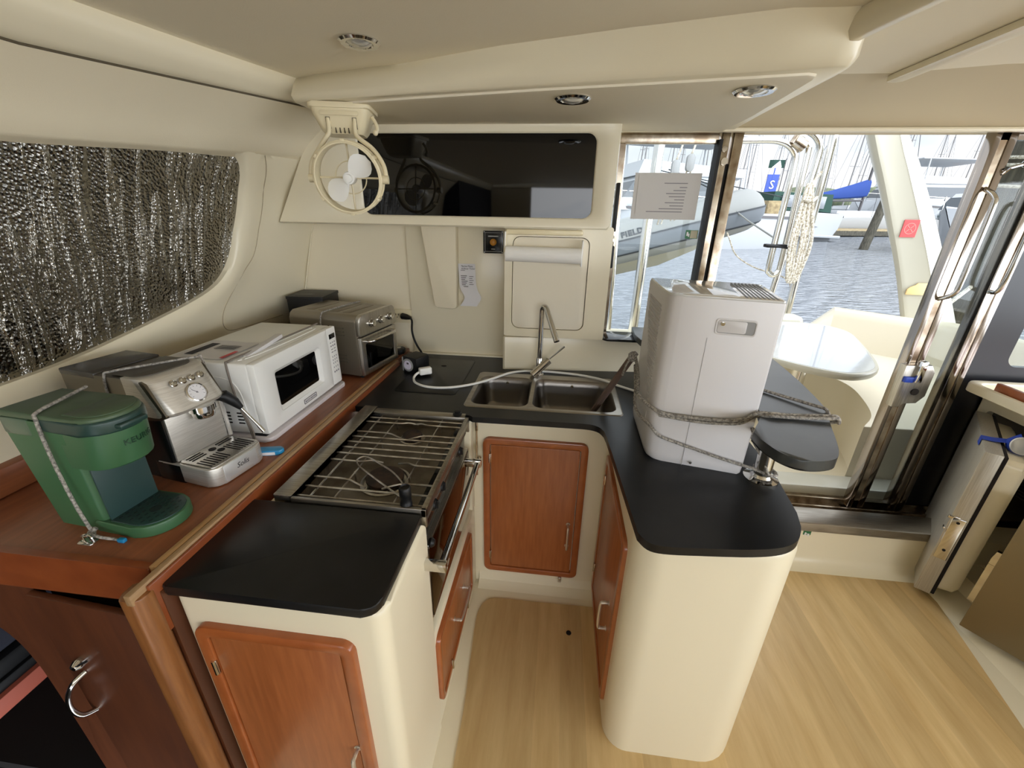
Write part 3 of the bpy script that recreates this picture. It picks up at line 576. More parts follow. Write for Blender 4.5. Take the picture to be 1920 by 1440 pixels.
# --- wooden shelf unit along the left side
t = thing('wooden_sideboard', 'dark cherry sideboard along the left window, topped by the small appliances', 'sideboard', (-1.1, 1.3, 0.0))
b = B(); b.box(-1.47, -0.822, 0.585, 2.158, 0.905, 0.935, 0.002); obj('top', b, SHELFW, t, True)
b = B(); b.box(-0.834, -0.8165, 0.573, 1.945, 0.90, 0.941, 0.002); obj('edge_rail', b, PLY, t, True, label='pale inner strip of the edge rail')
b = B(); b.box(-0.8150, -0.8000, 0.499, 1.935, 0.915, 0.942, 0.002); obj('edge_rail', b, PLY2, t, True, label='worn outer strip of the edge rail')
b = B(); b.box(-0.8005, -0.7920, 0.530, 1.930, 0.80, 0.936, 0.003); obj('rail_facing', b, FASCIAW, t, True)
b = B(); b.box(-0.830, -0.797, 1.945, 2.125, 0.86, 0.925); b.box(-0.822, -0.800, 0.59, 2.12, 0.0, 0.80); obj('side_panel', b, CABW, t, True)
b = B(); b.box(-1.47, -1.415, 0.60, 2.0, 0.935, 1.012, 0.006); obj('back_rail', b, SHELFW, t, True)
b = B(); b.prism(rrect(-1.75, -0.834, 0.832, 0.937, 0.004), 0.570, 0.588, 0.004, axis='y'); obj('fascia', b, FASCIAW, t, True)
b = B(); b.prism(rrect(-0.842, -0.790, 0.500, 0.545, (0.016, 0.004, 0.016, 0.020), 5), 0.0, 0.925, 0.004); obj('corner_post', b, POSTW, t, True)
b = B(); b.box(-0.822, -0.790, 0.545, 0.60, 0.0, 0.905); obj('post_side', b, CABW, t, True)
arch = [(p.x, p.y) for p in smooth([(-1.285, 0.0, 0), (-1.286, 0.25, 0), (-1.288, 0.43, 0), (-1.296, 0.55, 0), (-1.325, 0.645, 0), (-1.40, 0.715, 0), (-1.52, 0.745, 0), (-1.75, 0.75, 0)], 5)]
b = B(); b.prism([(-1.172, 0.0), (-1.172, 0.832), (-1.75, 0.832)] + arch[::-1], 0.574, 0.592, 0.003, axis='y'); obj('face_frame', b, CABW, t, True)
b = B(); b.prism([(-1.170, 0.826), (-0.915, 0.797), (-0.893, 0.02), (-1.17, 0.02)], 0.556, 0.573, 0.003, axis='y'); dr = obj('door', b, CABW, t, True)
b = B(); b.tube(smooth([(-1.122, 0.557, 0.570), (-1.132, 0.532, 0.560), (-1.150, 0.522, 0.52), (-1.162, 0.522, 0.47), (-1.160, 0.532, 0.43), (-1.152, 0.557, 0.415)], 5), 0.006, 10); obj('handle', b, CHROME, dr, True)
b = B(); b.lathe([(0, 0.022), (0.008, 0.02), (0.014, 0.010), (0.014, 0)], 14, frame((-1.115, 0.556, 0.612), (1, 0, 0), (0, 0, 1)) @ Matrix.Translation((0, 0, 0))); b.tube([(-1.11, 0.54, 0.615), (-1.07, 0.545, 0.64)], 0.003); obj('latch_knob', b, CHROME, dr, True)
b = B(); b.box(-1.172, -0.826, 0.598, 0.606, 0.0, 0.9); b.box(-2.5, -1.2, 1.0, 1.02, -0.1, 0.9); b.box(-2.5, -0.9, 0.592, 1.0, -0.10, -0.06); obj('shade_backing', b, DARK, t, True)  # near-black sheets standing in for the shade inside the sideboard
# under the arch
b = B(); b.box(-2.4, -1.68, 0.60, 0.99, 0.33, 0.47, 0.03, 3); tag(obj('seat_cushion', b, NAVY), 'dark navy cushion glimpsed through the low arch on the left', 'cushion')
b = B(); b.box(-2.4, -1.665, 0.60, 0.99, 0.227, 0.262, 0.004); b.box(-2.4, -1.672, 0.60, 0.99, 0.262, 0.326, 0.012); tag(obj('bunk_board', b, BLACKP), 'black bunk edge below the navy cushion in the arch', 'board')
b = B(); b.box(-2.4, -1.65, 0.60, 0.99, 0.165, 0.225, 0.003); tag(obj('step_board', b, SALMON), 'salmon-red board under the bunk, seen through the arch', 'board')
# ================================================================== cooker
t = thing('cooker', 'stainless gimballed cooker with wire fiddle grate and two burners, between the black worktops', 'cooker', (-0.52, 1.125, 0.46))
b = B(); b.box(-0.715, -0.335, 0.86, 1.385, 0.47, 0.86); obj('oven_box', b, STEELV, t, True)
b = B(); b.box(-0.742, -0.690, 0.846, 1.418, 0.905, 0.932, 0.003); b.box(-0.695, -0.690, 0.846, 1.418, 0.865, 0.93); obj('back_rail', b, STEEL, t, True)
b = B(); b.box(-0.69, -0.312, 0.842, 0.852, 0.870, 0.928, 0.002); b.box(-0.69, -0.312, 1.372, 1.382, 0.868, 0.928, 0.002); b.box(-0.69, -0.33, 1.378, 1.41, 0.918, 0.928, 0.002); b.box(-0.327, -0.312, 0.842, 1.382, 0.903, 0.928, 0.002); obj('tray_rim', b, STEEL, t, True)
b = B(); b.box(-0.69, -0.325, 0.852, 1.374, 0.860, 0.872); hb = obj('hob_plate', b, HOB, t, True)
for (x, y, r) in ((-0.500, 1.020, 0.056), (-0.505, 1.285, 0.034)):
    T = Matrix.Translation((x, y, 0.872)); b = B(); b.lathe([(r * 1.35, 0), (r * 1.35, 0.004), (r * 1.22, 0.006), (r * 1.15, 0.001), (0, 0.001)], 32, T); br = obj('burner', b, STEELV, hb, True)
    b = B(); b.lathe([(r * 0.9, 0), (r * 0.95, 0.012), (r * 1.02, 0.014), (r * 1.02, 0.020), (r * 0.9, 0.023), (0, 0.024)], 32, T); br['label'] = 'polished burner ring'; obj('burner_cap', b, BURNER, hb, True)
# wire fiddle grate: cross bars broken around the burners, two long rods below them
b = B()
for i, y in enumerate((0.868, 0.912, 0.958, 1.052, 1.092, 1.128, 1.164, 1.200, 1.236, 1.312, 1.345)):
    gaps = {2: (-0.575, -0.425), 3: (-0.575, -0.425), 8: (-0.56, -0.45), 9: (-0.545, -0.465)}
    if i in gaps:
        a, c = gaps[i]; b.tube(smooth([(-0.69, y, 0.918), (a - 0.02, y, 0.918), (a + 0.015, y + (0.012 if i % 2 else -0.01), 0.916), (a + 0.05, y + (0.02 if i % 2 else -0.018), 0.906)], 4), 0.003, 6)
        b.tube(smooth([(-0.318, y, 0.918), (c + 0.02, y, 0.918), (c - 0.015, y + (0.012 if i % 2 else -0.01), 0.916), (c - 0.05, y + (0.02 if i % 2 else -0.018), 0.906)], 4), 0.003, 6)
    else: b.tube([(-0.69, y, 0.918), (-0.318, y, 0.918)], 0.003, 6)
for x in (-0.655, -0.585, -0.415): b.tube([(x, 0.862, 0.912), (x, 1.372, 0.912)], 0.0032 if x < -0.6 else 0.0026, 6)
for x in (-0.585, -0.415):
    for y in (0.868, 1.0, 1.2, 1.345): b.tube([(x, y, 0.915), (x, y, 0.872)], 0.0025, 6)
obj('grate', b, GRATE, t, True)
b = B(); b.tube([(-0.672, 1.355, 0.905), (-0.672, 1.395, 0.905)], 0.010, 10); b.box(-0.688, -0.655, 1.36, 1.372, 0.90, 0.922, 0.003); obj('grate_clamp', b, BLACKP, t, True); b = B(); b.lathe([(0.016, 0), (0.018, 0.006), (0.011, 0.010), (0.013, 0.018), (0, 0.020)], 14, Matrix.Translation((-0.36, 1.393, 0.928))); obj('clamp_knob', b, BLACKP, t, True)
# sloping control panel and knobs on the front
b = B(); b.prism([(-0.350, 0.905), (-0.330, 0.905), (-0.333, 0.800), (-0.350, 0.800)], 0.852, 1.376, 0.002, axis='y'); cp = obj('control_panel', b, BLACKG, t, True)
for y, z in ((0.955, 0.858), (1.035, 0.862), (1.270, 0.845)):
    b = B(); Mk = frame((-0.3320, y, z), (0, 1, 0), (0, 0, 1)); b.lathe([(0.021, 0), (0.021, 0.004), (0.017, 0.006), (0.015, 0.012), (0.011, 0.014), (0, 0.014)], 18, Mk); b.box(-0.003, 0.003, -0.014, 0.014, 0.012, 0.018, 0.001, M=Mk); kn = obj('knob', b, BLACKP, cp, True)
    b = B(); b.ring([(0.0225 * cos(a), 0.0225 * sin(a)) for a in [2 * pi * k / 20 for k in range(20)]], [(0.019 * cos(a), 0.019 * sin(a)) for a in [2 * pi * k / 20 for k in range(20)]], 0.0, 0.003, M=Mk); obj('knob_ring', b, CHROME, cp, True)
b = B(); b.box(0, 0.045, -0.002, 0.002, 0, 0.0006, M=frame((-0.3315, 1.12, 0.845), (0, 1, 0), (0, 0, 1))); obj('badge', b, CHROME, cp, True)
b = B(); b.prism(rrect(0.850, 1.378, 0.515, 0.795, 0.006), -0.335, -0.318, 0.003, axis='x'); od = obj('oven_door', b, STEELV, t, True)
b = B(); b.prism(rrect(0.856, 1.372, 0.520, 0.788, 0.006), -0.322, -0.3155, 0.001, axis='x'); obj('oven_glass', b, OVGLASS, od, True)
b = B(); b.tube([(-0.268, 0.812, 0.772), (-0.268, 1.311, 0.772)], 0.011, 14)
for y in (0.812, 1.311): b.box(-0.320, -0.254, y - 0.010, y + 0.010, 0.757, 0.787, 0.004)
obj('towel_rail', b, CHROME, od, True)
b = B(); b.lathe([(0.012, 0), (0.014, 0.008), (0.009, 0.016), (0, 0.017)], 14, frame((-0.319, 0.868, 0.796), (0, 1, 0), (0, 0, 1))); obj('stop_knob', b, BLACKP, od, True)
# pot clamp lying on the grate: black socket and long bent wires
t = thing('pot_clamp', 'pot clamp with black socket and long bent wire loop on the cooker grate', 'clamp', (-0.372, 0.862, 0.918))
b = B(); b.lathe([(0.013, 0.0), (0.016, 0.002), (0.016, 0.014), (0.0145, 0.016), (0.0145, 0.034), (0.016, 0.036), (0.016, 0.060), (0.013, 0.064), (0.011, 0.060), (0.0, 0.058)], 20); obj('socket', b, BLACKP, t)
b = B(); b.tube(smooth([(-0.012, 0.006, 0.022), (-0.08, 0.05, 0.024), (-0.16, 0.11, 0.02), (-0.205, 0.15, 0.012), (-0.226, 0.185, 0.008), (-0.214, 0.205, 0.008), (-0.19, 0.20, 0.008), (-0.14, 0.165, 0.012), (-0.08, 0.115, 0.022), (-0.03, 0.06, 0.026), (-0.006, 0.012, 0.026)], 5), 0.0026, 6); obj('wire_loop', b, GRATE, t)

# ================================================================== green pod coffee maker
t = thing('pod_coffee_maker', 'green single-serve pod coffee maker nearest the viewpoint on the wooden sideboard', 'coffee maker', (-1.045, 0.722, 0.935), radians(-5))
def dshape(x0, x1, w, front, n=10):
    """straight sides and a rounded front towards +x"""
    return [(x0, w), (x0, -w)] + [(x1 - front + front * cos(a), w * sin(a)) for a in [-pi / 2 + pi * k / n for k in range(n + 1)]]
b = B(); b.loft([[(x, y, z) for x, y in dshape(-0.115 - 0.035 * k, 0.035, 0.060 + 0.003 * k, 0.02)] for z, k in ((0.0, 0.0), (0.02, 0.1), (0.15, 0.55), (0.285, 1.0))]); obj('body', b, GREEN, t)
b = B(); b.loft([[(x, y, z) for x, y in dshape(0.0, fx, 0.0625, 0.060)] for z, fx in ((0.176, 0.108), (0.181, 0.114), (0.25, 0.122), (0.272, 0.122))]); hd = obj('brew_head', b, GREEN, t)
b = B(); b.prism(dshape(-0.03, 0.126, 0.0655, 0.062), 0.262, 0.294, 0.006, 3); obj('head_band', b, GREEN2, t)
b = B(); b.prism(dshape(-0.152, 0.120, 0.0635, 0.06), 0.287, 0.303, 0.006, 3); b.prism(dshape(0.02, 0.114, 0.053, 0.05), 0.302, 0.3055, 0.003, 2); obj('lid', b, GREEN3, t)
b = B(); b.box(0.108, 0.134, -0.030, 0.030, 0.270, 0.282, 0.004, M=Matrix.Translation((0, 0, 0))); obj('lid_handle', b, GREEN2, t)
b = B(); b.box(-0.151, -0.07, -0.0645, 0.0645, 0.245, 0.288, 0.006); obj('reservoir', b, mat('smoky_green_tank', (84, 104, 84), 0.25), t)
b = B(); b.prism(dshape(0.0, 0.165, 0.0655, 0.062, 14), 0.0, 0.030, 0.004, 2); obj('tray_base', b, GREEN, t)
b = B(); b.prism(dshape(0.038, 0.158, 0.058, 0.055, 14), 0.029, 0.033, 0.001)
b.mi = 1; b.lathe([(0, 0.033), (0.013, 0.033), (0.013, 0.0337), (0, 0.0337)], 16, Matrix.Translation((0.098, 0, 0)))
for i in range(7):
    for j in range(-3, 4):
        x = 0.050 + i * 0.0155; y = j * 0.0145 + (0.007 if i % 2 else 0)
        if abs(y) < 0.05 - max(0, (x - 0.11)) * 0.7 and (x - 0.098) ** 2 + y * y > 0.00030: b.box(x - 0.002, x + 0.002, y - 0.004, y + 0.004, 0.0329, 0.0336)
obj('drip_tray', b, [GREEN2, mat('dark_green_slot', (18, 32, 30), 0.6)], t)
b = B(); b.box(0.0345, 0.040, -0.056, 0.056, 0.032, 0.180, 0.002); obj('splash_panel', b, mat('slate_green_panel', (42, 66, 64), 0.45), t)
b = B(); b.words('KEURIG', 0.0185, Matrix.Identity(4), 0.0006, spacing=1.1)
for v_ in b.bm.verts: a_ = 0.16 + v_.co.x / 0.0615; hgt = v_.co.y + 0.232; k_ = 0.0605 + v_.co.z; v_.co = (0.0605 + (k_ + 0.0005) * cos(a_), (k_ + 0.0025) * sin(a_), hgt)
obj('lettering', b, mat('dark_green_letters', (26, 58, 40), 0.4), hd)
# cord that ties it down, cleat on the sideboard
t = thing('tie_down', 'braided cord over the green coffee maker, knotted to a small cleat in front of it', 'cord', (-1.04, 0.64, 0.935))
b = B(); b.tube(smooth([(-1.125, 0.80, 1.244), (-1.105, 0.73, 1.2435), (-1.088, 0.668, 1.241), (-1.083, 0.658, 1.225), (-1.075, 0.65, 1.13), (-1.060, 0.643, 1.03), (-1.045, 0.640, 0.960), (-1.040, 0.639, 0.948)], 5), 0.0036, 8)
b.tube(smooth([(-1.038, 0.638, 0.950), (-1.02, 0.628, 0.952), (-1.0, 0.628, 0.948), (-0.985, 0.634, 0.941), (-0.965, 0.634, 0.940)], 5), 0.0034, 8); obj('cord', b, ROPE, t, True)
b = B(); b.ball((-1.042, 0.638, 0.950), 0.008); b.tube([(-1.05, 0.632, 0.944), (-1.036, 0.645, 0.957)], 0.005, 8); b.tube([(-1.034, 0.630, 0.944), (-1.048, 0.646, 0.956)], 0.005, 8); obj('knot', b, ROPE, t, True)
b = B(); b.prism(rrect(-1.058, -1.020, 0.612, 0.634, 0.006), 0.935, 0.938, 0.001); b.tube(smooth([(-1.050, 0.623, 0.937), (-1.048, 0.623, 0.952), (-1.034, 0.623, 0.956), (-1.026, 0.623, 0.950), (-1.024, 0.623, 0.937)], 4), 0.003, 8); obj('cleat', b, CHROME, t, True)
b = B(); b.box(-0.972, -0.955, 0.629, 0.639, 0.9355, 0.945, 0.002); obj('cord_tip', b, BLUE, t, True)

# ================================================================== espresso machine
t = thing('espresso_machine', 'stainless espresso machine with a round gauge, between the green coffee maker and the microwave', 'espresso machine', (-1.100, 0.955, 0.935), radians(-9))
b = B(); b.loft([[(x, y, z) for x, y in rrect(-0.232, 0.090, -w, w, 0.012, 4)] for z, w in ((0.0, 0.082), (0.02, 0.084), (0.19, 0.084))]); obj('body', b, BLACKG, t)
b = B(); b.prism([(-0.232, 0.150), (0.085, 0.190), (0.112, 0.200), (0.117, 0.207), (0.075, 0.292), (0.066, 0.300), (-0.232, 0.300)], -0.085, 0.085, 0.004, 2, axis='y')
obj('head_case', b, mat('dark_steel_case', (118, 112, 100), 0.35, 0.9), t)
# brushed front shell, curved at both ends
def shell(z, x, ins=0.0):
    return [(x - 0.045, 0.0875 - ins)] + [(x - 0.045 + 0.045 * cos(a), (0.0425 - ins) + 0.045 * sin(a)) for a in [pi / 2 * (1 - k / 6) for k in range(7)]] + [(x - 0.045 + 0.045 * cos(a), -(0.0425 - ins) + 0.045 * sin(a)) for a in [-pi / 2 * k / 6 for k in range(7)]] + [(x - 0.045, -0.0875 + ins)]
b = B(); rg = []
for z, x in ((0.200, 0.124), (0.204, 0.132), (0.212, 0.135), (0.288, 0.094), (0.301, 0.087), (0.305, 0.078)):
    rg.append([(px, py, z) for px, py in shell(z, x)] + [(0.0, -0.086, z), (0.0, 0.086, z)])
b.loft(rg); fs_ = obj('front_shell', b, STEELE, t)
b = B(); b.prism([(p[0] - 0.02, p[1] * 0.86) for p in shell(0, 0.080)] + [(-0.06, -0.075), (-0.06, 0.075)], 0.3045, 0.3075, 0.001); obj('top_plate', b, mat('umber_top_tray', (74, 68, 58), 0.4), t)
b = B(); b.box(-0.232, -0.10, -0.086, 0.086, 0.288, 0.305, 0.004); obj('tank_lid', b, mat('dark_tank_lid', (64, 60, 54), 0.25), t)
Mp = frame((0.1165, 0.0, 0.2470), (0, 1, 0), (-0.475, 0, 0.88))        # on the sloping front
for k in range(4):
    Mb = Mp @ Matrix.Translation((-0.033 + 0.025 * k, 0.036, 0.0035)); b = B(); b.lathe([(0.0098, 0), (0.0098, 0.002), (0.008, 0.003), (0.0075, 0.0015), (0.006, 0.0036), (0, 0.0042)], 18, Mb); obj('button', b, CHROME, fs_)
b = B(); Mg = Mp @ Matrix.Translation((0.006, -0.006, 0.0005)); b.lathe([(0.027, 0), (0.027, 0.004), (0.024, 0.005), (0.023, 0.003), (0, 0.003)], 28, Mg); ga = obj('gauge', b, CHROME, fs_)
b = B(); b.lathe([(0.0225, 0.003), (0.0225, 0.0034), (0, 0.0034)], 28, Mg); b.mi = 1; b.box(-0.0007, 0.0007, -0.004, 0.015, 0.0036, 0.0042, M=Mg @ Matrix.Rotation(0.7, 4, 'Z')); b.lathe([(0.0025, 0.0035), (0.002, 0.005), (0, 0.005)], 10, Mg)
for k in range(9): b.box(-0.0005, 0.0005, 0.016, 0.020, 0.0035, 0.0039, M=Mg @ Matrix.Rotation(-2.1 + k * 0.525, 4, 'Z'))
obj('dial', b, [PAPER, LIGHTINK], ga)
b = B(); b.box(0.088, 0.096, -0.078, 0.078, 0.062, 0.200, 0.002); obj('back_plate', b, STEELE, t)
b = B(); b.lathe([(0.0, -0.022), (0.026, -0.022), (0.028, -0.018), (0.028, -0.004), (0.033, -0.002), (0.033, 0.014), (0, 0.014)], 28, Matrix.Translation((0.118, 0.010, 0.190))); obj('group_head', b, CHROME, t)
b = B(); b.prism(rrect(0.03, 0.222, -0.086, 0.086, (0.030, 0.0, 0.0, 0.030), 6), 0.004, 0.060, 0.004, 2); tb = obj('tray_base', b, STEELE, t)
b = B(); b.box(0.02, 0.110, -0.0865, 0.0865, 0.0, 0.058, 0.003); obj('side_skirt', b, BLACKG, t)
b = B(); b.prism(rrect(0.096, 0.214, -0.078, 0.078, 0.012, 4), 0.059, 0.0635, 0.0015); b.mi = 1
for k in range(7): b.box(0.150, 0.202, -0.070 + k * 0.0095, -0.066 + k * 0.0095, 0.0632, 0.0642)
for k in range(6): b.box(0.140, 0.202, 0.020 + k * 0.0095, 0.024 + k * 0.0095, 0.0632, 0.0642)
for k in range(3): b.box(0.106 + k * 0.011, 0.1105 + k * 0.011, -0.066, -0.024, 0.0632, 0.0642)
for k in range(2): b.box(0.108 + k * 0.011, 0.1125 + k * 0.011, 0.022, 0.066, 0.0632, 0.0642)
for (x, y) in ((0.150, 0.006), (0.124, 0.000)): b.lathe([(0, 0.0632), (0.010, 0.0632), (0.010, 0.0644), (0, 0.0644)], 14, Matrix.Translation((x, y, 0)))
obj('drip_grille', b, [STEELV, DARK], t)
b = B(); b.prism([(-0.056, 0.012), (-0.048, 0.008), (-0.042, 0.016), (0.03, 0.016), (0.036, 0.008), (0.052, 0.012), (0.052, 0.058), (-0.056, 0.058)], 0.221, 0.2245, 0.0005, axis='x'); fp = obj('front_plate', b, mat('pale_steel_plate', (214, 214, 212), 0.35, 0.6), t)
b = B(); b.words('Solis', 0.022, frame((0.2248, 0.002, 0.036), (0, 1, 0), (0, 0, 1)), 0.0003, shear=0.3); obj('lettering', b, INK, fp)
b = B(); b.tube([(0.085, 0.070, 0.200), (0.105, 0.092, 0.192), (0.118, 0.108, 0.168), (0.130, 0.116, 0.145)], [0.012, 0.018, 0.015, 0.008], 12); sw = obj('steam_knob', b, BLACKP, t)
b = B(); b.tube([(0.128, 0.115, 0.148), (0.176, 0.130, 0.070)], 0.0045, 10); b.tube([(0.168, 0.1275, 0.083), (0.180, 0.131, 0.063)], 0.0058, 10); obj('steam_wand', b, CHROME, sw)
b = B(); b.tube([(0.100, 0.080, 0.200), (0.100, 0.084, 0.065)], 0.006, 8); obj('water_pipe', b, mat('clear_tube', (196, 192, 186), 0.15, 0.5), t)
t = thing('espresso_lashing', 'pale cord running over the top of the espresso machine', 'cord', (-1.10, 0.94, 1.24))
b = B(); b.tube(smooth([(-1.185, 0.866, 1.02), (-1.180, 0.876, 1.16), (-1.172, 0.880, 1.236), (-1.160, 0.892, 1.2465), (-1.10, 0.960, 1.2475), (-1.045, 1.03, 1.2465), (-1.035, 1.044, 1.238), (-1.035, 1.048, 1.10)], 6), 0.0032, 8); obj('cord', b, ROPE, t, True)

# ================================================================== microwave on its board
b = B(); b.prism(rrect(-1.255, -0.912, 1.088, 1.603, 0.022, 5), 0.935, 0.951, 0.004); tag(obj('base_board', b, mat('lilac_white_board', (214, 206, 206), 0.4)), 'thin white board under the microwave', 'board')
t = thing('microwave', 'white microwave oven with a dark window, in the middle of the sideboard', 'microwave', (-1.088, 1.3475, 0.951))
b = B()
for x in (-0.14, 0.13):
    for y in (-0.22, 0.22): b.lathe([(0.010, 0), (0.012, 0.010), (0, 0.010)], 10, Matrix.Translation((x, y, 0)))
obj('foot', b, BLACKP, t)
b = B(); b.box(-0.165, 0.140, -0.2475, 0.2475, 0.008, 0.252, 0.007, 3); obj('case', b, WHITEP, t)
b = B(); b.tube(smooth([(-0.165, -0.2482, 0.205), (-0.04, -0.2482, 0.206), (0.055, -0.2482, 0.20), (0.095, -0.2482, 0.165), (0.110, -0.2482, 0.06)], 6), 0.002, 6); b.tube(smooth([(0.10, -0.20, 0.2525), (0.115, -0.10, 0.2525), (0.118, 0.15, 0.2525), (0.105, 0.19, 0.2525), (0.09, 0.15, 0.2525), (0.085, -0.18, 0.2525)], 6, True), 0.002, 6); obj('pressed_ridge', b, WHITEP, t)
b = B()
for gx in (-0.075, -0.02, 0.03, 0.085):
    for k in range(4): b.box(gx - 0.018, gx + 0.014 - (0.010 if gx > 0.06 else 0), -0.249, -0.246, 0.042 + k * 0.012, 0.0475 + k * 0.012, 0.0015)
obj('vent', b, DARK, t)
Mf = frame((0.141, 0, 0.0), (0, 1, 0), (0, 0, 1))                     # x across, y up on the front
b = B(); b.ring(rrect(-0.2475, 0.178, 0.008, 0.252, 0.006, 5), rrect(-0.162, 0.112, 0.054, 0.200, 0.012, 5), 0.0, 0.024, 0.004, M=Mf); dr = obj('door', b, WHITEP, t)
b = B(); o = rrect(-0.162, 0.112, 0.054, 0.200, 0.012, 5); i = rrect(-0.146, 0.096, 0.066, 0.188, 0.008, 5); b.loft([[(x, y, 0.0215) for x, y in o], [(x, y, 0.011) for x, y in i]], True, False, False, M=Mf); obj('window_bevel', b, WHITEP, dr)
b = B(); b.prism(i, 0.006, 0.0115, M=Mf); obj('window_pane', b, DKGLASS, dr)
b = B(); b.prism(rrect(-0.038, 0.040, 0.0235, 0.0375, 0.002, 3), 0.0238, 0.0252, 0.0004, M=Mf); bg = obj('badge', b, WHITEB, dr)
b = B(); b.ring(rrect(-0.040, 0.042, 0.0215, 0.0395, 0.002, 3), rrect(-0.0385, 0.0405, 0.023, 0.038, 0.002, 3), 0.0238, 0.0253, M=Mf); b.words('BLACK+DECKER', 0.0095, Mf @ Matrix.Translation((0.001, 0.0303, 0.0254)), 0.0002); obj('badge_letters', b, INK, bg)
b = B(); b.prism(rrect(0.180, 0.2475, 0.008, 0.252, 0.006, 4), 0.0, 0.022, 0.004, M=Mf); cp = obj('control_panel', b, WHITEP, t)
b = B(); b.box(0.193, 0.236, 0.206, 0.226, 0.021, 0.0228, 0.0005, M=Mf); obj('display', b, DKGLASS, cp)
b = B()
for r_, (yy, n_, w_, h_) in enumerate(((0.190, 3, 0.007, 0.0045), (0.176, 3, 0.008, 0.006), (0.162, 2, 0.014, 0.003), (0.150, 2, 0.014, 0.0035), (0.130, 3, 0.0045, 0.006), (0.116, 3, 0.0045, 0.006), (0.102, 3, 0.0045, 0.006), (0.084, 3, 0.0045, 0.006), (0.064, 3, 0.008, 0.007))):
    for k in range(n_): xx = 0.2135 + (k - (n_ - 1) / 2) * (0.0145 if n_ == 3 else 0.021); b.box(xx - w_ / 2, xx + w_ / 2, yy - h_ / 2, yy + h_ / 2, 0.0218, 0.0224, M=Mf)
obj('keypad', b, LIGHTINK, cp)
b = B(); b.box(0.112, 0.152, -0.246, -0.218, -0.004, 0.009, 0.001); obj('door_stop', b, BLACKP, t)
# papers on top
b = B(); b.grid([[(x, y, 1.2045 + 0.004 * sin(20 * x + 5 * y) ** 2) for x in (-1.235, -1.17, -1.10, -1.045)] for y in (1.125, 1.18, 1.24, 1.31)], M=Matrix.Translation((0, 0, 0)))
b.mi = 1
for k in range(6): b.box(-1.15 + 0.0, -1.075, 1.215 + k * 0.007, 1.218 + k * 0.007, 1.2094, 1.2098)
b.box(-1.20, -1.17, 1.15, 1.27, 1.2094, 1.2098); b.mi = 2; b.box(-1.06, -1.048, 1.13, 1.20, 1.2094, 1.2098)
tag(obj('leaflet', b, [PAPER, INK, REDST]), 'printed leaflet lying on top of the microwave', 'leaflet')
b = B(); b.prism(rrect(-0.012, 0.012, -0.095, 0.095, 0.004), 0.0, 0.012, 0.003, M=Matrix.Translation((-1.005, 1.265, 1.2055)) @ Matrix.Rotation(radians(7), 4, 'X')); tag(obj('plastic_bag_sealer', b, WHITEB), 'narrow white plastic strip lying on the microwave top near its door', 'strip')
t = thing('microwave_lashing', 'thin grey cord looped over the left end of the microwave', 'cord', (-1.02, 1.10, 0.95))
b = B(); b.tube(smooth([(-1.0, 1.595, 1.2085), (-1.005, 1.40, 1.2085), (-1.012, 1.20, 1.2085), (-1.013, 1.112, 1.2075), (-1.012, 1.0965, 1.195), (-1.003, 1.094, 1.08), (-0.975, 1.085, 0.99), (-0.955, 1.070, 0.945)], 6), 0.0032, 8)
b.tube(smooth([(-0.995, 1.093, 1.05), (-0.965, 1.082, 0.99), (-0.950, 1.070, 0.945)], 5), 0.0028, 8); obj('cord', b, ROPEG, t, True)
b = B(); b.lathe([(0.010, 0), (0.010, 0.003), (0.004, 0.006), (0.004, 0.014), (0, 0.016)], 12, Matrix.Translation((-0.952, 1.066, 0.935))); obj('screw_eye', b, CHROME, t, True)
# blue folding cutter
t = thing('folding_cutter', 'blue folding cutter lying on the sideboard in front of the microwave', 'cutter', (-0.895, 1.025, 0.935), radians(14))
b = B(); b.prism(rrect(-0.060, 0.062, -0.014, 0.014, (0.014, 0.006, 0.006, 0.014), 5), 0.0, 0.017, 0.004); obj('grip', b, BLUE, t)
b = B(); b.box(-0.012, 0.040, -0.0148, -0.0138, 0.002, 0.012); obj('print_strip', b, PAPER, t)
b = B(); b.prism([(-0.055, -0.012), (-0.10, -0.006), (-0.115, 0.012), (-0.10, 0.018), (-0.055, 0.012)], 0.002, 0.012, 0.003); obj('blade_guard', b, mat('pale_blue_plastic', (60, 140, 190), 0.3), t)

# ================================================================== toaster oven
t = thing('toaster_oven', 'grey steel toaster oven with three knobs, in the far corner of the sideboard', 'toaster oven', (-1.010, 1.842, 0.935), radians(-10))
b = B()
for x in (-0.15, 0.15):
    for y in (-0.12, 0.12): b.lathe([(0.010, 0), (0.012, 0.014), (0, 0.014)], 10, Matrix.Translation((x, y, 0)))
obj('foot', b, BLACKP, t)
b = B(); b.prism(rrect(-0.145, 0.145, 0.012, 0.290, (0.03, 0.03, 0.006, 0.006), 6), -0.185, 0.165, 0.006, 2, axis='x'); obj('case', b, mat('warm_grey_steel', (140, 132, 118), 0.36, 0.75), t)
b = B()
for k in range(4): b.box(-0.13 + k * 0.065, -0.09 + k * 0.065, -0.09, 0.09, 0.2895, 0.2915, 0.001)
obj('top_rib', b, mat('warm_grey_rib', (132, 124, 112), 0.4, 0.75), t)
b = B()
for zz in (0.075, 0.20):
    for r_ in range(3):
        for x in (0.02, 0.10): b.lathe([(0.0035, 0), (0.003, 0.0015), (0, 0.0015)], 8, Matrix.Translation((x, -0.1455, zz + r_ * 0.016)) @ Matrix.Rotation(pi / 2, 4, 'X'))
        b.box(0.02, 0.10, -0.1462, -0.145, zz + r_ * 0.016 - 0.001, zz + r_ * 0.016 + 0.001)
obj('vent', b, mat('vent_emboss', (112, 106, 96), 0.4, 0.7), t)
Mf = frame((0.164, 0, 0), (0, 1, 0), (0, 0, 1))
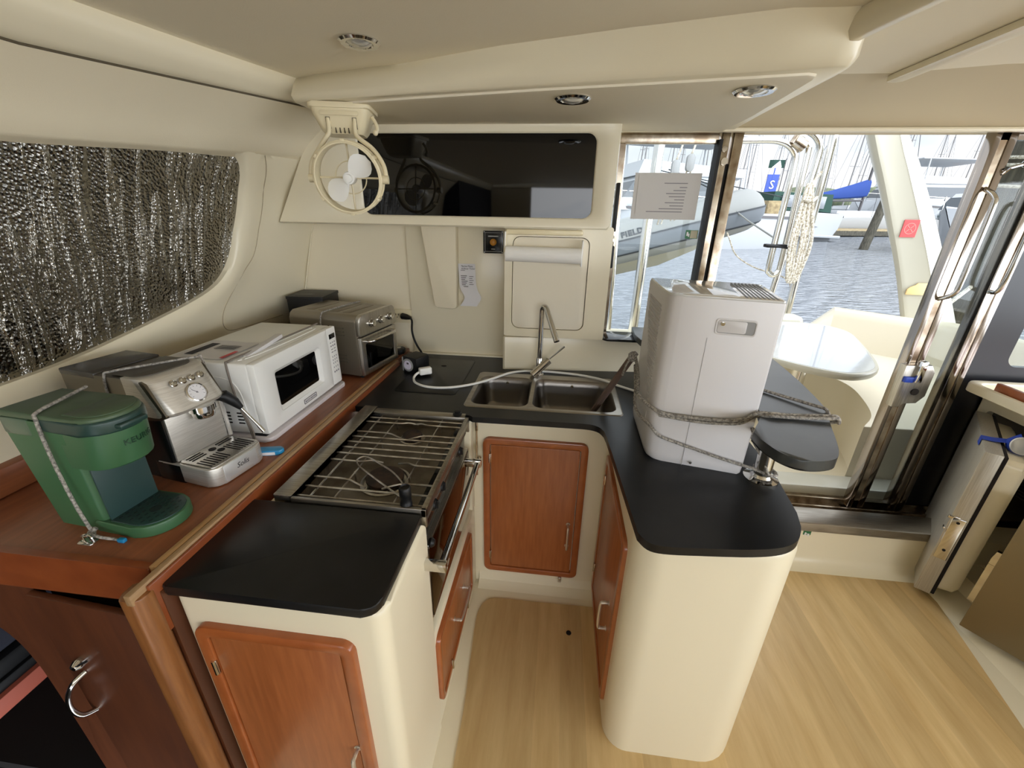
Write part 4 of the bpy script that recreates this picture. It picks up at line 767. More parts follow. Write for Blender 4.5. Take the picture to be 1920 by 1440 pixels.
b = B(); b.prism(rrect(-0.145, 0.145, 0.200, 0.292, (0.03, 0.03, 0.004, 0.004), 6), 0.0, 0.020, 0.005, M=Mf); cp = obj('control_panel', b, STEELV, t)
for k in range(3):
    Mk = Mf @ Matrix.Translation((-0.060 + k * 0.075, 0.245, 0.020)); b = B(); b.lathe([(0.019, 0), (0.019, 0.003), (0.016, 0.005), (0.015, 0.018), (0.013, 0.020), (0, 0.020)], 20, Mk); b.box(-0.0015, 0.0015, 0.0, 0.015, 0.0195, 0.0212, M=Mk @ Matrix.Rotation(0.5 - 0.6 * k, 4, 'Z')); obj('knob', b, CHROME, cp)
b = B(); b.ring(rrect(-0.143, 0.143, 0.014, 0.193, 0.004, 4), rrect(-0.110, 0.118, 0.040, 0.158, 0.008, 4), 0.0, 0.018, 0.003, M=Mf); dr = obj('door', b, STEELV, t)
b = B(); b.prism(rrect(-0.143, 0.143, 0.012, 0.194, 0.004), -0.002, 0.002, M=Mf); b.box(-0.115, 0.12, 0.188, 0.201, 0.0, 0.012, M=Mf); obj('inner_frame', b, DARK, dr)
b = B(); b.prism(rrect(-0.112, 0.120, 0.038, 0.160, 0.008), 0.010, 0.013, M=Mf); obj('door_glass', b, OVPANE, dr)
b = B(); b.tube([Mf @ V(p) for p in smooth([(-0.105, 0.170, 0.016), (-0.10, 0.171, 0.040), (-0.06, 0.172, 0.048), (0.06, 0.172, 0.048), (0.10, 0.171, 0.040), (0.105, 0.170, 0.016)], 5)], 0.0075, 10); obj('handle', b, CHROME, dr)
b = B()
for k in range(9): b.tube([(-0.10, -0.105 + k * 0.026, 0.085), (0.158, -0.105 + k * 0.026, 0.085)], 0.0015, 5)
b.tube([(0.158, -0.11, 0.085), (0.158, 0.115, 0.085)], 0.002, 5); obj('rack', b, CHROME, t)
t = thing('oven_lashing', 'pale cord over the middle of the toaster oven', 'cord', (-1.03, 1.84, 1.227))
b = B(); b.tube(smooth([(-1.045, 1.685, 1.06), (-1.045, 1.690, 1.17), (-1.042, 1.703, 1.222), (-1.034, 1.735, 1.2305), (-1.005, 1.90, 1.2305), (-0.99, 1.975, 1.2285)], 6), 0.0032, 8); obj('cord', b, ROPE, t, True)
# black box in the corner behind it
t = thing('black_box', 'matt black box in the corner behind the toaster oven', 'box', (-1.268, 2.035, 0.935), radians(6))
b = B(); b.box(-0.095, 0.085, -0.095, 0.100, 0.0, 0.305, 0.003); obj('body', b, BLACKP, t)
b = B(); b.prism(rrect(-0.098, 0.088, -0.098, 0.103, 0.004), 0.298, 0.312, 0.002); obj('lid', b, mat('charcoal_lid', (22, 21, 20), 0.5), t)
b = B(); b.lathe([(0.045, 0), (0.045, 0.0015), (0, 0.0015)], 24, Matrix.Translation((-0.03, -0.04, 0.312)) @ Matrix.Diagonal((1.2, 0.6, 1, 1))); obj('lid_dimple', b, mat('dimple_grey', (52, 50, 48), 0.5), t)
# small dark clutter at the rear end of the edge rail
b = B(); b.prism(rrect(-0.885, -0.815, 2.03, 2.10, 0.02), 0.935, 0.962, 0.008); b.mi = 1; b.lathe([(0.016, 0), (0.016, 0.004), (0, 0.004)], 14, Matrix.Translation((-0.85, 2.065, 0.962))); tag(obj('puck_light', b, [BLACKP, CHROME]), 'small black puck light at the far end of the sideboard', 'light')
# ================================================================== bulkhead fittings
t = thing('cabin_fan', 'ivory two-blade cabin fan in a ring yoke, hanging from the soffit', 'fan', (-0.772, 1.60, 1.978), radians(12))
b = B(); b.prism(rrect(-0.104, 0.098, -0.075, 0.085, 0.02, 5), -0.016, 0.0, 0.005); obj('ceiling_plate', b, IVORY, t)
b = B(); b.loft([[(x, y, z) for x, y in rrect(-a, a * 0.92, -c, c, 0.022, 6)] for z, a, c in ((-0.014, 0.098, 0.068), (-0.03, 0.094, 0.066), (-0.075, 0.076, 0.055), (-0.088, 0.066, 0.047))]); hs = obj('housing', b, IVORY, t)
b = B()
for k in range(4): b.box(-0.024 + k * 0.014, -0.0205 + k * 0.014, -0.056, -0.045, -0.086, -0.070)
for x in (-0.050, 0.036): b.box(x, x + 0.014, -0.0645, -0.05, -0.075, -0.042)
obj('slot', b, SEAM, hs)
b = B(); b.prism(rrect(-0.065, 0.060, -0.038, -0.024, 0.006, 4), -0.0005, 0.002, 0.0008, M=frame((0, -0.0665, 0), (1, 0, 0), (0, 0.10, 0.995))); obj('raised_panel', b, IVORY, hs)
b = B(); b.tube(smooth([(0.092, -0.01, -0.03), (0.102, -0.015, -0.045), (0.108, -0.018, -0.065), (0.102, -0.02, -0.078)], 5), 0.006, 8); b.ball((0.101, -0.022, -0.078), 0.009); obj('switch_lever', b, IVORY, hs)
fc = V((0.010, -0.085, -0.226)); R = 0.110
b = B()
for s_ in (-1, 1):
    x0 = -0.043 if s_ < 0 else 0.043
    b.tube(smooth([(x0, -0.060, -0.045), (x0, -0.066, -0.085), (x0 + s_ * 0.010 , -0.070, -0.102), (fc.x + s_ * 0.088, -0.075, -0.135), (fc.x + s_ * 0.119, -0.082, -0.182), (fc.x + s_ * 0.126, -0.085, -0.226)], 5), 0.0075, 10)
    b.tube([(fc.x + s_ * 0.112, -0.085, -0.228), (fc.x + s_ * 0.133, -0.085, -0.228)], 0.014, 12)
obj('yoke', b, IVORY, t)
FM = frame(fc, (1, 0, 0), (0, -0.12, 1))                                 # ring faces the cabin
b = B()
cr_ = [(R * cos(a), R * sin(a)) for a in [2 * pi * k / 40 for k in range(40)]]; ci_ = [((R - 0.006) * cos(a), (R - 0.006) * sin(a)) for a in [2 * pi * k / 40 for k in range(40)]]
b.ring(cr_, ci_, -0.030, 0.030, 0.002, M=FM); co = [((R + 0.005) * cos(a), (R + 0.005) * sin(a)) for a in [2 * pi * k / 40 for k in range(40)]]; b.ring(co, ci_, 0.018, 0.024, 0.002, M=FM); b.ring(co, ci_, -0.03, -0.024, 0.002, M=FM)
for a in (90, 270, 35, 145, 215, 325): b.box(R - 0.006, R + 0.008, -0.007, 0.007, -0.024, 0.028, 0.002, M=FM @ Matrix.Rotation(radians(a), 4, 'Z'))
rg = obj('guard_ring', b, IVORY, t)
b = B()
for a in (0, 90, 180, 270): b.tube([FM @ (Matrix.Rotation(radians(a), 4, 'Z') @ V((0.012, 0, -0.028))), FM @ (Matrix.Rotation(radians(a), 4, 'Z') @ V((R - 0.004, 0, -0.024)))], 0.0035, 6)
b.tube([FM @ V((0.052 * cos(a), 0.052 * sin(a), -0.027)) for a in [2 * pi * k / 32 for k in range(32)]], 0.0022, 6, True); obj('rear_grille', b, IVORY, rg)
b = B(); b.lathe([(0, -0.03), (0.020, -0.03), (0.021, 0.0), (0.019, 0.012), (0.014, 0.012), (0.013, 0.026), (0, 0.028)], 22, FM); obj('hub', b, WHITEP, t)
for a in (38, 218):
    rows = []
    for i in range(7):
        r = 0.014 + i * 0.0132; w = (0.012, 0.024, 0.033, 0.038, 0.037, 0.029, 0.012)[i]; tw = 0.55 - 0.04 * i
        rows.append([FM @ (Matrix.Rotation(radians(a), 4, 'Z') @ V((r, w * s_ + 0.004, w * s_ * tw * 0.8 + 0.006 - 0.004 * (s_ * s_)))) for s_ in (-1, -0.6, -0.2, 0.2, 0.6, 1)])
    b = B(); b.grid(rows); b.grid([[p + (FM.to_3x3() @ V((0, 0, 0.0018))) for p in r] for r in rows]); obj('blade', b, WHITEP, t)
# recessed downlights
def downlight(x, y, z, label, tilt=0.0):
    t = thing('downlight', label, 'ceiling light', (x, y, z), 0, 'recessed chrome downlights')
    M = Matrix.Rotation(pi, 4, 'X'); b = B(); b.lathe([(0.053, 0.0), (0.055, 0.003), (0.049, 0.008), (0.036, 0.007), (0.033, 0.002)], 32, M); obj('bezel', b, CHROME, t)
    b = B(); b.lathe([(0.034, 0.001), (0.033, 0.005), (0.024, 0.010), (0.012, 0.013), (0, 0.0135)], 28, M); obj('lens', b, mat('downlight_lens', (206, 204, 198), 0.08, 0.5), t)
downlight(-0.572, 1.318, 2.069, 'chrome downlight in the main ceiling, above the left side')
downlight(0.006, 1.495, 1.974, 'chrome downlight in the soffit, left of the other soffit light')
downlight(0.500, 1.425, 1.974, 'chrome downlight near the right end of the soffit')
# paper towel and its rail
t = thing('paper_towel_roll', 'thin white paper towel roll on a rail across the locker above the sink', 'paper towel', (-0.072, 1.895, 1.475))
b = B(); b.tube([(-0.245, 1.905, 1.484), (0.086, 1.905, 1.480)], 0.033, 28); obj('paper', b, TOWEL, t, True)
b = B(); b.box(0.087, 0.093, 1.905 - 0.004, 1.955, 1.435, 1.545, 0.002); b.box(-0.252, -0.247, 1.900, 1.955, 1.475, 1.575, 0.002); obj('bracket', b, WHITEP, t, True)
b = B(); b.box(-0.25, 0.09, 1.935, 1.957, 1.562, 1.586, 0.008); b.tube(smooth([(-0.249, 1.95, 1.58), (-0.249, 1.925, 1.565), (-0.249, 1.908, 1.525), (-0.249, 1.905, 1.49)], 4), 0.006, 8); obj('rail', b, IVORY, t, True)
# alarm panel
t = thing('alarm_panel', 'small black alarm plate with an amber lamp on the splash panel', 'alarm panel', (-0.339, 2.142, 1.515))
b = B(); b.prism(rrect(-0.050, 0.050, -0.053, 0.053, 0.003), 0.0, 0.006, 0.0015, M=frame((0, 0.003, 0), (1, 0, 0), (0, 0, 1))); pl = obj('plate', b, BLACKG, t)
MA = frame((0, -0.003, 0), (1, 0, 0), (0, 0, 1))
b = B(); b.ring(rrect(-0.042, 0.042, -0.045, 0.045, 0.001), rrect(-0.0405, 0.0405, -0.0435, 0.0435, 0.001), 0, 0.0004, M=MA); b.box(-0.026, 0.026, 0.025, 0.0305, 0, 0.0004, M=MA); b.box(-0.010, 0.010, -0.034, -0.031, 0, 0.0004, M=MA)
for sx in (-1, 1):
    for sy in (-1, 1): b.lathe([(0, 0.002), (0.003, 0.001), (0.0035, 0)], 8, MA @ Matrix.Translation((sx * 0.045, sy * 0.048, 0)))
obj('printing', b, mat('white_print', (200, 200, 198), 0.6), pl)
b = B(); b.lathe([(0.017, 0), (0.016, 0.006), (0.010, 0.010), (0, 0.012)], 20, MA); obj('lamp', b, AMBER, t)
# ticket stuck to the splash panel, curling at the foot
b = B(); cen = [(0.0, 0.0), (0.002, -0.05), (0.004, -0.10), (0.014, -0.135), (0.030, -0.163), (0.026, -0.185), (0.008, -0.212)]
cen = smooth([(p[0], 0.004 + 0.018 * max(0, (k - 2) / 4), p[1]) for k, p in enumerate(cen)], 4)
org = V((-0.473, 2.14, 1.408)); b.grid([[org + V((p.x - 0.046, -p.y - 0.004, p.z)), org + V((p.x, -p.y, p.z)), org + V((p.x + 0.042, -p.y - 0.003, p.z))] for p in cen])
b.mi = 1
MT = frame((-0.473, 2.1335, 1.408), (1, 0, 0), (0, 0, 1))
b.words('Marina Plaza', 0.0125, MT @ Matrix.Translation((-0.034, -0.012, 0)), 0.0003, align='LEFT'); b.words('24-Hour Ticket', 0.0125, MT @ Matrix.Translation((-0.036, -0.024, 0)), 0.0003, align='LEFT')
b.mi = 2
for k in range(7): b.box(-0.034, -0.002 - 0.006 * (k % 3), -0.062 - k * 0.009, -0.058 - k * 0.009, 0, 0.0012, M=MT @ Matrix.Translation((0.001 * k, 0, 0.0)))
for k in range(5): b.box(0.010, 0.032 - 0.006 * (k % 2), -0.064 - k * 0.010, -0.061 - k * 0.010, 0, 0.0012, M=MT)
b.box(-0.034, -0.012, -0.034, -0.031, 0, 0.0006, M=MT)
tag(obj('ticket', b, [PAPER, INK, LIGHTINK]), 'curled white printed ticket stuck to the splash panel', 'ticket')
# outlet with plug, black cord, timer, white plug and cord
t = thing('wall_outlet', 'cream wall outlet plate in the far corner behind the toaster oven', 'outlet', (-0.845, 2.158, 1.12))
b = B(); b.prism(rrect(-0.062, 0.060, -0.038, 0.036, 0.004), 0, 0.010, 0.003, M=frame((0, 0, 0), (1, 0, 0), (0, 0, 1))); obj('plate', b, IVORY, t)
b = B()
for x in (-0.035, -0.020): b.box(x - 0.0015, x + 0.0015, -0.0105, -0.009, 0.003, 0.012)
b.box(-0.030, -0.026, -0.0105, -0.009, -0.010, -0.005); obj('slot', b, DARK, t)
t = thing('power_cord', 'black power cord plugged into the wall outlet, dropping behind the timer', 'cord', (-0.80, 2.13, 1.12))
b = B(); b.tube([(-0.838, 2.135, 1.122), (-0.808, 2.122, 1.122), (-0.785, 2.112, 1.120)], [0.017, 0.015, 0.009], 10); obj('plug', b, BLACKP, t, True)
b = B(); b.tube(smooth([(-0.787, 2.113, 1.120), (-0.768, 2.085, 1.110), (-0.757, 2.045, 1.07), (-0.750, 2.05, 1.02), (-0.733, 2.045, 0.985), (-0.708, 2.03, 0.955), (-0.700, 2.02, 0.925), (-0.702, 1.99, 0.923), (-0.705, 1.94, 0.935), (-0.705, 1.90, 0.945)], 5), 0.0055, 8); obj('cord', b, BLACKP, t, True)
t = thing('plug_timer', 'black plug-in timer with a white dial, on the black worktop beside the sideboard', 'timer', (-0.682, 1.852, 0.917), radians(-24))
b = B(); b.prism(rrect(-0.050, 0.040, 0.0, 0.082, 0.008), -0.035, 0.055, 0.005, axis='y', M=Matrix.Translation((0, 0, 0.0005))); bd = obj('body', b, BLACKP, t)
MD = frame((-0.012, -0.036, 0.042), (1, 0, 0), (0, 0, 1)); b = B(); b.lathe([(0.032, 0), (0.032, 0.004), (0.026, 0.006), (0.024, 0.004), (0, 0.004)], 28, MD); b.mi = 1; b.lathe([(0.023, 0.004), (0.021, 0.0065), (0, 0.007)], 28, MD); b.mi = 2; b.box(-0.002, 0.010, 0.006, 0.014, 0.0065, 0.0078, M=MD); obj('dial', b, [GREYP, mat('lilac_dial', (214, 208, 226), 0.4), INK], bd)
b = B(); b.box(-0.0515, -0.044, -0.037, -0.020, 0.006, 0.078, 0.002); obj('side_latch', b, GREYP, bd)
t = thing('white_extension_cord', 'white cord running from the timer past the tap to the white machine', 'cord', (-0.56, 1.78, 0.92))
b = B(); b.box(-0.030, 0.030, -0.016, 0.016, -0.017, 0.017, 0.007, 3, M=Matrix.Translation((-0.612, 1.788, 0.948)) @ Matrix.Rotation(radians(35), 4, 'Z')); obj('plug', b, WHITEP, t, True)
b = B(); b.tube(smooth([(-0.636, 1.772, 0.946), (-0.650, 1.755, 0.936), (-0.650, 1.73, 0.926), (-0.625, 1.690, 0.9235), (-0.56, 1.655, 0.9235), (-0.47, 1.658, 0.9245), (-0.38, 1.70, 0.9265), (-0.30, 1.775, 0.927), (-0.22, 1.875, 0.9265), (-0.15, 1.925, 0.9235), (-0.10, 1.930, 0.9235), (-0.045, 1.935, 0.9235), (0.02, 1.93, 0.9235), (0.12, 1.905, 0.9265), (0.22, 1.86, 0.9275), (0.30, 1.80, 0.9235), (0.40, 1.72, 0.9235)], 6), 0.0055, 8); obj('cord', b, WHITEP, t, True)

# ================================================================== white appliance on the peninsula
ux, uy = 0.9795, -0.2014
t = thing('ice_maker', 'tall white portable ice machine lashed down on the peninsula worktop', 'ice machine', (0.445, 1.170, 0.917), math.atan2(uy, ux))
W2 = 0.1465; D = 0.318
FL = [(-W2 - 0.052, D - 0.01), (-W2 - 0.006, 0.055)] + [(p.x, p.y) for p in smooth([(-W2 - 0.002, 0.038, 0), (-W2 + 0.006, 0.019, 0), (-W2 + 0.020, 0.006, 0), (-W2 + 0.042, 0.0, 0)], 4)] + [(W2 - 0.006, 0.0), (W2, 0.006), (W2, D - 0.02), (W2 - 0.02, D), (-W2 - 0.03, D)]
def acs(z, ins, lean=0.0): return [(x + ins * (1 if x < 0 else -0.4), y + ins * (0.3 if y < 0.1 else -1.0), z) for x, y in FL]
b = B(); b.loft([acs(0.0, 0.016), acs(0.006, 0.008), acs(0.03, 0.004), acs(0.16, 0.0), acs(0.522, 0.0), acs(0.528, 0.002)]); bd = obj('body', b, WHITEB, t, sharp=45)
b = B(); b.prism([(x * 0.985, 0.003 + y * 0.98) for x, y in FL], 0.527, 0.534, 0.002); b.prism(rrect(-W2 + 0.012, 0.04, 0.02, D - 0.02, 0.012), 0.5335, 0.5352, 0.0008); obj('top_cover', b, mat('glossy_white_lid', (216, 215, 212), 0.08, coat=0.6), t)
b = B()
for k in range(8): b.box(0.052 + k * 0.0105, 0.057 + k * 0.0105, 0.016, D - 0.02, 0.5335, 0.5348)
obj('louvre', b, mat('grey_louvre', (96, 96, 98), 0.5), t)
MF = frame((0, 0.0005, 0), (1, 0, 0), (0, 0, 1))
b = B(); b.ring(rrect(-0.012, 0.092, 0.432, 0.478, 0.010, 5), rrect(-0.007, 0.087, 0.437, 0.473, 0.007, 5), 0.0, 0.0022, 0.0009, M=MF); b.mi = 1; b.prism(rrect(-0.009, 0.089, 0.435, 0.475, 0.008), -0.001, 0.0008, M=MF); b.mi = 0; b.prism(rrect(-0.006, 0.066, 0.439, 0.472, 0.005), 0.0008, 0.0016, 0.0004, M=MF); obj('hand_recess', b, [WHITEB, GREYP], t)
b = B(); b.lathe([(0.0065, 0), (0.0055, 0.003), (0, 0.0035)], 14, MF @ Matrix.Translation((0.006, 0.463, 0.001))); b.lathe([(0.0055, 0), (0.0045, 0.004), (0, 0.0045)], 14, MF @ Matrix.Translation((-0.002, 0.016, 0.0))); obj('screw', b, CHROME, t)
b = B(); b.box(-0.0265, -0.0255, 0.0, 0.42, 0.0, 0.0012, M=MF @ Matrix.Rotation(0.0, 4, 'Z')); obj('panel_seam', b, GREYP, t)
# diamond grille on the left flank
ML = frame((-W2 + 0.0040, 0, 0), (0.178, -1, 0), (0, 0, 1)); b = B(); cnt = 0
for i in range(17):
    for j in range(30):
        x = 0.075 + i * 0.0115 + (0.00575 if j % 2 else 0); z = 0.150 + j * 0.0115
        if z > 0.49 or x > D - 0.045 or z < 0.50 - 1.35 * (D - x) * 1.0 - 0.0: continue
        b.box(-0.0032, 0.0032, -0.0032, 0.0032, -0.001, 0.0030, M=ML @ Matrix.Translation((-x, z, 0)) @ Matrix.Rotation(pi / 4, 4, 'Z'))
for j in range(20):
    z = 0.165 + j * 0.0105; b.box(-(0.075 + 0.012 * max(0, 8 - j) * 0.2), -0.055, z, z + 0.004, -0.001, 0.0022, M=ML)
obj('side_grille', b, mat('grey_grille', (208, 206, 206), 0.4), t)
b = B(); b.prism(rrect(-0.20, -0.06, 0.10, 0.145, 0.008), -0.001, 0.001, 0.0005, M=ML); obj('drain_panel', b, WHITEB, t)
# lashing rope round it and the bar top, brown strap into the sink
def on_front(s, z, d=0.006): return V((0.295 + ux * s + uy * d, 1.198 + uy * s - ux * d, z))
def on_left(dp, z, d=0.006): return V((0.300 - uy * dp - ux * (d + 0.018 + 0.12 * dp) - 0.006, 1.198 + ux * dp - uy * (d + 0.02), z))
t = thing('lashing_rope', 'grey braided rope tied around the white ice machine and the bar top post', 'rope', (0.40, 1.15, 1.09))
b = B(); b.tube(smooth([on_left(0.30, 1.165), on_left(0.20, 1.16), on_left(0.12, 1.14), on_left(0.055, 1.115), on_front(0.022, 1.098, 0.004), on_front(0.06, 1.090), on_front(0.133, 1.091), on_front(0.206, 1.096), on_front(0.262, 1.108), on_front(0.296, 1.134), V((0.62, 1.126, 1.1385)), V((0.67, 1.125, 1.138)), V((0.755, 1.125, 1.142)), V((0.790, 1.130, 1.140)), V((0.804, 1.14, 1.122)), V((0.795, 1.16, 1.105))], 6), 0.0055, 8)
b.tube(smooth([on_front(0.035, 1.083), on_front(0.133, 1.080), on_front(0.206, 1.085), on_front(0.262, 1.097), on_front(0.292, 1.124), V((0.615, 1.113, 1.1375)), V((0.67, 1.112, 1.137)), V((0.755, 1.112, 1.141)), V((0.788, 1.118, 1.140)), V((0.802, 1.13, 1.12))], 6), 0.005, 8)
b.tube(smooth([V((0.800, 1.17, 1.120)), V((0.790, 1.18, 1.139)), V((0.77, 1.20, 1.140)), V((0.70, 1.28, 1.137)), V((0.63, 1.36, 1.136)), V((0.575, 1.42, 1.137))], 5), 0.005, 8)
b.tube(smooth([on_left(0.28, 1.14), on_left(0.18, 1.10), on_left(0.08, 1.055), on_front(0.016, 1.040, 0.004), on_front(0.048, 1.012), on_front(0.10, 0.998), on_front(0.151, 0.987), on_front(0.22, 0.972), on_front(0.285, 0.960), on_front(0.33, 0.952), V((0.655, 1.108, 0.945)), V((0.678, 1.125, 0.942)), V((0.668, 1.16, 0.942)), V((0.635, 1.165, 0.944)), V((0.62, 1.14, 0.944))], 6), 0.005, 8)
b.tube(smooth([on_front(0.295, 1.085), V((0.60, 1.16, 1.04)), V((0.630, 1.125, 0.985)), V((0.645, 1.105, 0.948))], 5), 0.004, 8); obj('rope', b, ROPE, t, True)
kn = on_left(0.27, 1.175, 0.02); b = B(); b.ball(kn, 0.016, 1, 1, 1.2); b.tube([kn + V((-0.01, 0, -0.014)), kn + V((0.012, -0.004, 0.016))], 0.010, 8); b.tube([kn + V((0.012, -0.006, -0.012)), kn + V((-0.010, 0.0, 0.014))], 0.009, 8); b.tube(smooth([kn, kn + V((-0.02, -0.01, -0.03)), kn + V((-0.03, -0.015, -0.07))], 4), 0.004, 6); obj('knot', b, ROPE, t, True)
b = B(); b.tube([kn, kn * 0.66 + V((0.160, 1.70, 0.79)) * 0.34, kn * 0.33 + V((0.160, 1.70, 0.79)) * 0.67, V((0.160, 1.70, 0.79))], 0.013, 8); tag(obj('strap', b, STRAP), 'brown webbing strap reaching from the knot down into the right sink bowl', 'strap')
# bar top on its post
t = thing('bar_top', 'black drop-shaped bar top on a chrome post, leading out through the window', 'bar top', (0.643, 1.137, 0.917))
bp = [(0.376, 2.10), (0.368, 1.95), (0.382, 1.86), (0.41, 1.80), (0.50, 1.70), (0.62, 1.56), (0.672, 1.50), (0.660, 1.42), (0.625, 1.26), (0.600, 1.14), (0.572, 1.085), (0.545, 1.05), (0.530, 1.025)] + [(p.x, p.y) for p in smooth([(0.532, 0.985, 0), (0.548, 0.930, 0), (0.578, 0.898, 0), (0.622, 0.895, 0), (0.668, 0.912, 0), (0.694, 0.945, 0), (0.720, 1.00, 0), (0.765, 1.11, 0), (0.805, 1.20, 0), (0.845, 1.45, 0), (0.868, 1.75, 0), (0.885, 2.02, 0)], 4)] + [(0.70, 2.03), (0.70, 2.06), (0.63, 2.06), (0.60, 2.10)]
b = B(); b.prism(bp, 1.103, 1.130, 0.004, 2); obj('top', b, mat('grey_black_laminate', (62, 66, 68), 0.30, var=(5, 5), rgb2=(44, 47, 49)), t, True)
b = B(); b.loft([[(x, y, 1.1035) for x, y in offset_loop(bp[::1], 0.0)], [(x, y, 1.1015) for x, y in bp]], True, True, True); obj('underside', b, BLACKP, t, True)
b = B(); b.tube([(0.643, 1.137, 0.922), (0.643, 1.137, 1.103)], 0.024, 24); obj('post', b, CHROME, t, True)
b = B(); b.lathe([(0.048, 0), (0.048, 0.004), (0.030, 0.010), (0.026, 0.018), (0, 0.018)], 28, Matrix.Translation((0.643, 1.137, 0.9172))); obj('foot_plate', b, CHROME, t, True)
b = B(); b.prism(rrect(0.222, 0.44, 1.955, 2.10, 0.02, 5), 1.089, 1.101, 0.004); tag(obj('window_sill', b, mat('gloss_black_sill', (24, 24, 26), 0.14)), 'glossy black sill below the left window pane', 'sill')
b = B(); b.box(0.215, 0.240, 2.02, 2.05, 1.42, 1.52, 0.006); b.mi = 1; b.box(0.219, 0.235, 2.025, 2.045, 1.52, 1.565, 0.006); b.mi = 0; b.box(0.222, 0.238, 2.03, 2.07, 1.58, 1.78, 0.003); tag(obj('window_catch', b, [BLACKP, CHROME]), 'black window catch at the edge of the upper cabinet', 'catch')
# sheet taped to the pane, sign beside it
b = B(); b.box(0.322, 0.576, 2.0945, 2.0955, 1.655, 1.812); b.box(0.305, 0.59, 2.0962, 2.0970, 1.635, 1.825); b.mi = 1
for k, (x0, x1) in enumerate(((0.435, 0.535), (0.503, 0.535), (0.478, 0.532), (0.448, 0.532), (0.462, 0.530), (0.487, 0.530), (0.448, 0.530), (0.470, 0.530), (0.425, 0.529), (0.37, 0.528))): b.box(x0, x1, 2.0938, 2.0944, 1.782 - k * 0.0125 - (0.004 if k else 0), 1.7855 - k * 0.0125 - (0.004 if k else 0))
tag(obj('notice_sheet', b, [SHADEP, LIGHTINK]), 'printed notice sheet taped to the window pane, text showing through', 'notice')
b = B(); b.box(0.560, 0.615, 2.0945, 2.0958, 1.555, 1.592); b.mi = 1; b.box(0.582, 0.612, 2.0935, 2.0945, 1.557, 1.590); b.mi = 2; b.box(0.565, 0.572, 2.0935, 2.0945, 1.567, 1.584); b.box(0.573, 0.578, 2.0935, 2.0945, 1.563, 1.577); tag(obj('window_sticker', b, [GRNST, mat('faded_label', (176, 170, 146), 0.6), PAPER]), 'small green and beige sticker on the window pane', 'sticker')
b = B(); b.box(1.292, 1.328, 1.7955, 1.7972, 0.165, 0.203); b.mi = 1; b.box(1.299, 1.306, 1.7945, 1.7956, 0.175, 0.194); b.box(1.303, 1.314, 1.7945, 1.7956, 0.183, 0.187); b.box(1.314, 1.322, 1.7945, 1.7956, 0.171, 0.187)
tag(obj('exit_sign', b, [GRNST, PAPER]), 'little green exit sticker on the cream step below the cockpit door', 'sign')

# ================================================================== refrigerator with both doors ajar, on the right
t = thing('refrigerator', 'built-in refrigerator on the right with two stainless doors standing open', 'refrigerator', (2.1, 1.55, 0.0))
o = rrect(0.70, 2.16, -0.02, 0.90, 0.03, 6); i = rrect(0.98, 2.08, 0.10, 0.80, 0.02, 6)
b = B(); b.ring(o, i, 2.12, 2.16, 0.006, axis='x'); b.box(2.12, 3.19, 2.125, 2.135, 0.0, 0.90); b.box(2.12, 3.19, 0.60, 0.70, 0.0, 0.90); b.prism([(1.83, 0.0), (1.86, 0.012), (1.98, 0.02), (2.0, 0.09), (2.125, 0.095), (2.125, 0.0)], 0.6, 2.12, axis='y'); obj('surround', b, CREAM, t, True)
b = B(); b.loft([[(2.15, y, z) for y, z in i], [(2.62, y, z) for y, z in rrect(1.02, 2.04, 0.14, 0.78, 0.02, 6)]], True, False, True); obj('cavity', b, DOLIVE, t, True)
b = B()
for k in range(10): b.box(2.30, 2.60, 1.4, 2.03, 0.40 + k * 0.016, 0.404 + k * 0.016)
obj('evaporator', b, FIN, t, True)
def fridge_door(hx, hy, ex, ey, z0, z1, out, name_front, fm, latch=True):
    """door from hinge (hx, hy) to free edge (ex, ey); out = +1/-1 side its outer face looks to"""
    L_ = V((ex - hx, ey - hy, 0)); w = L_.length; u = L_.normalized(); n = V((-u.y, u.x, 0)) * out; M = Matrix(((u.x, n.x, 0, hx), (u.y, n.y, 0, hy), (0, 0, 1, z0), (0, 0, 0, 1))); h = z1 - z0
    b = B(); b.box(0, w, -0.055, 0, 0, h, 0.003, 2, M=M); d = obj(name_front, b, fm, t, True)
    b = B(); b.box(0.004, w - 0.004, -0.068, -0.054, 0.004, h - 0.004, 0.002, M=M); obj('seal', b, DARK, d, True)
    b = B(); b.loft([[(x, y, z) for x, z in rrect(0.02 + k, w - 0.02 - k, 0.02 + k, h - 0.02 - k, 0.03, 5)] for y, k in ((-0.066, 0.0), (-0.120, 0.006), (-0.135, 0.02))], M=M); obj('inner_liner', b, CREAM, d, True)
    return M, w, h, d
M, w, h, d = fridge_door(2.075, 2.085, 1.752, 1.655, 0.045, 0.790, -1, 'door', FRSTEEL)
b = B(); b.box(w - 0.002, w + 0.005, -0.05, -0.006, 0.20, 0.42, 0.004, M=M); b.box(w - 0.006, w + 0.004, -0.03, 0.008, 0.41, 0.425, 0.003, M=M); b.box(w - 0.02, w + 0.003, 0.0, 0.006, 0.35, 0.36, 0.002, M=M); obj('latch', b, CHROME, d, True)
b = B(); b.lathe([(0, 0), (0.006, 0), (0.006, 0.0065), (0, 0.0065)], 10, M @ frame((w, -0.028, 0.25), (0, 1, 0), (0, 0, 1))); b.lathe([(0, 0), (0.006, 0), (0.006, 0.0065), (0, 0.0065)], 10, M @ frame((w, -0.028, 0.40), (0, 1, 0), (0, 0, 1))); obj('latch_hole', b, DARK, d, True)
M2, w2_, h2, d2 = fridge_door(2.095, 1.075, 1.795, 1.465, 0.045, 0.66, 1, 'door', FRIDGE)
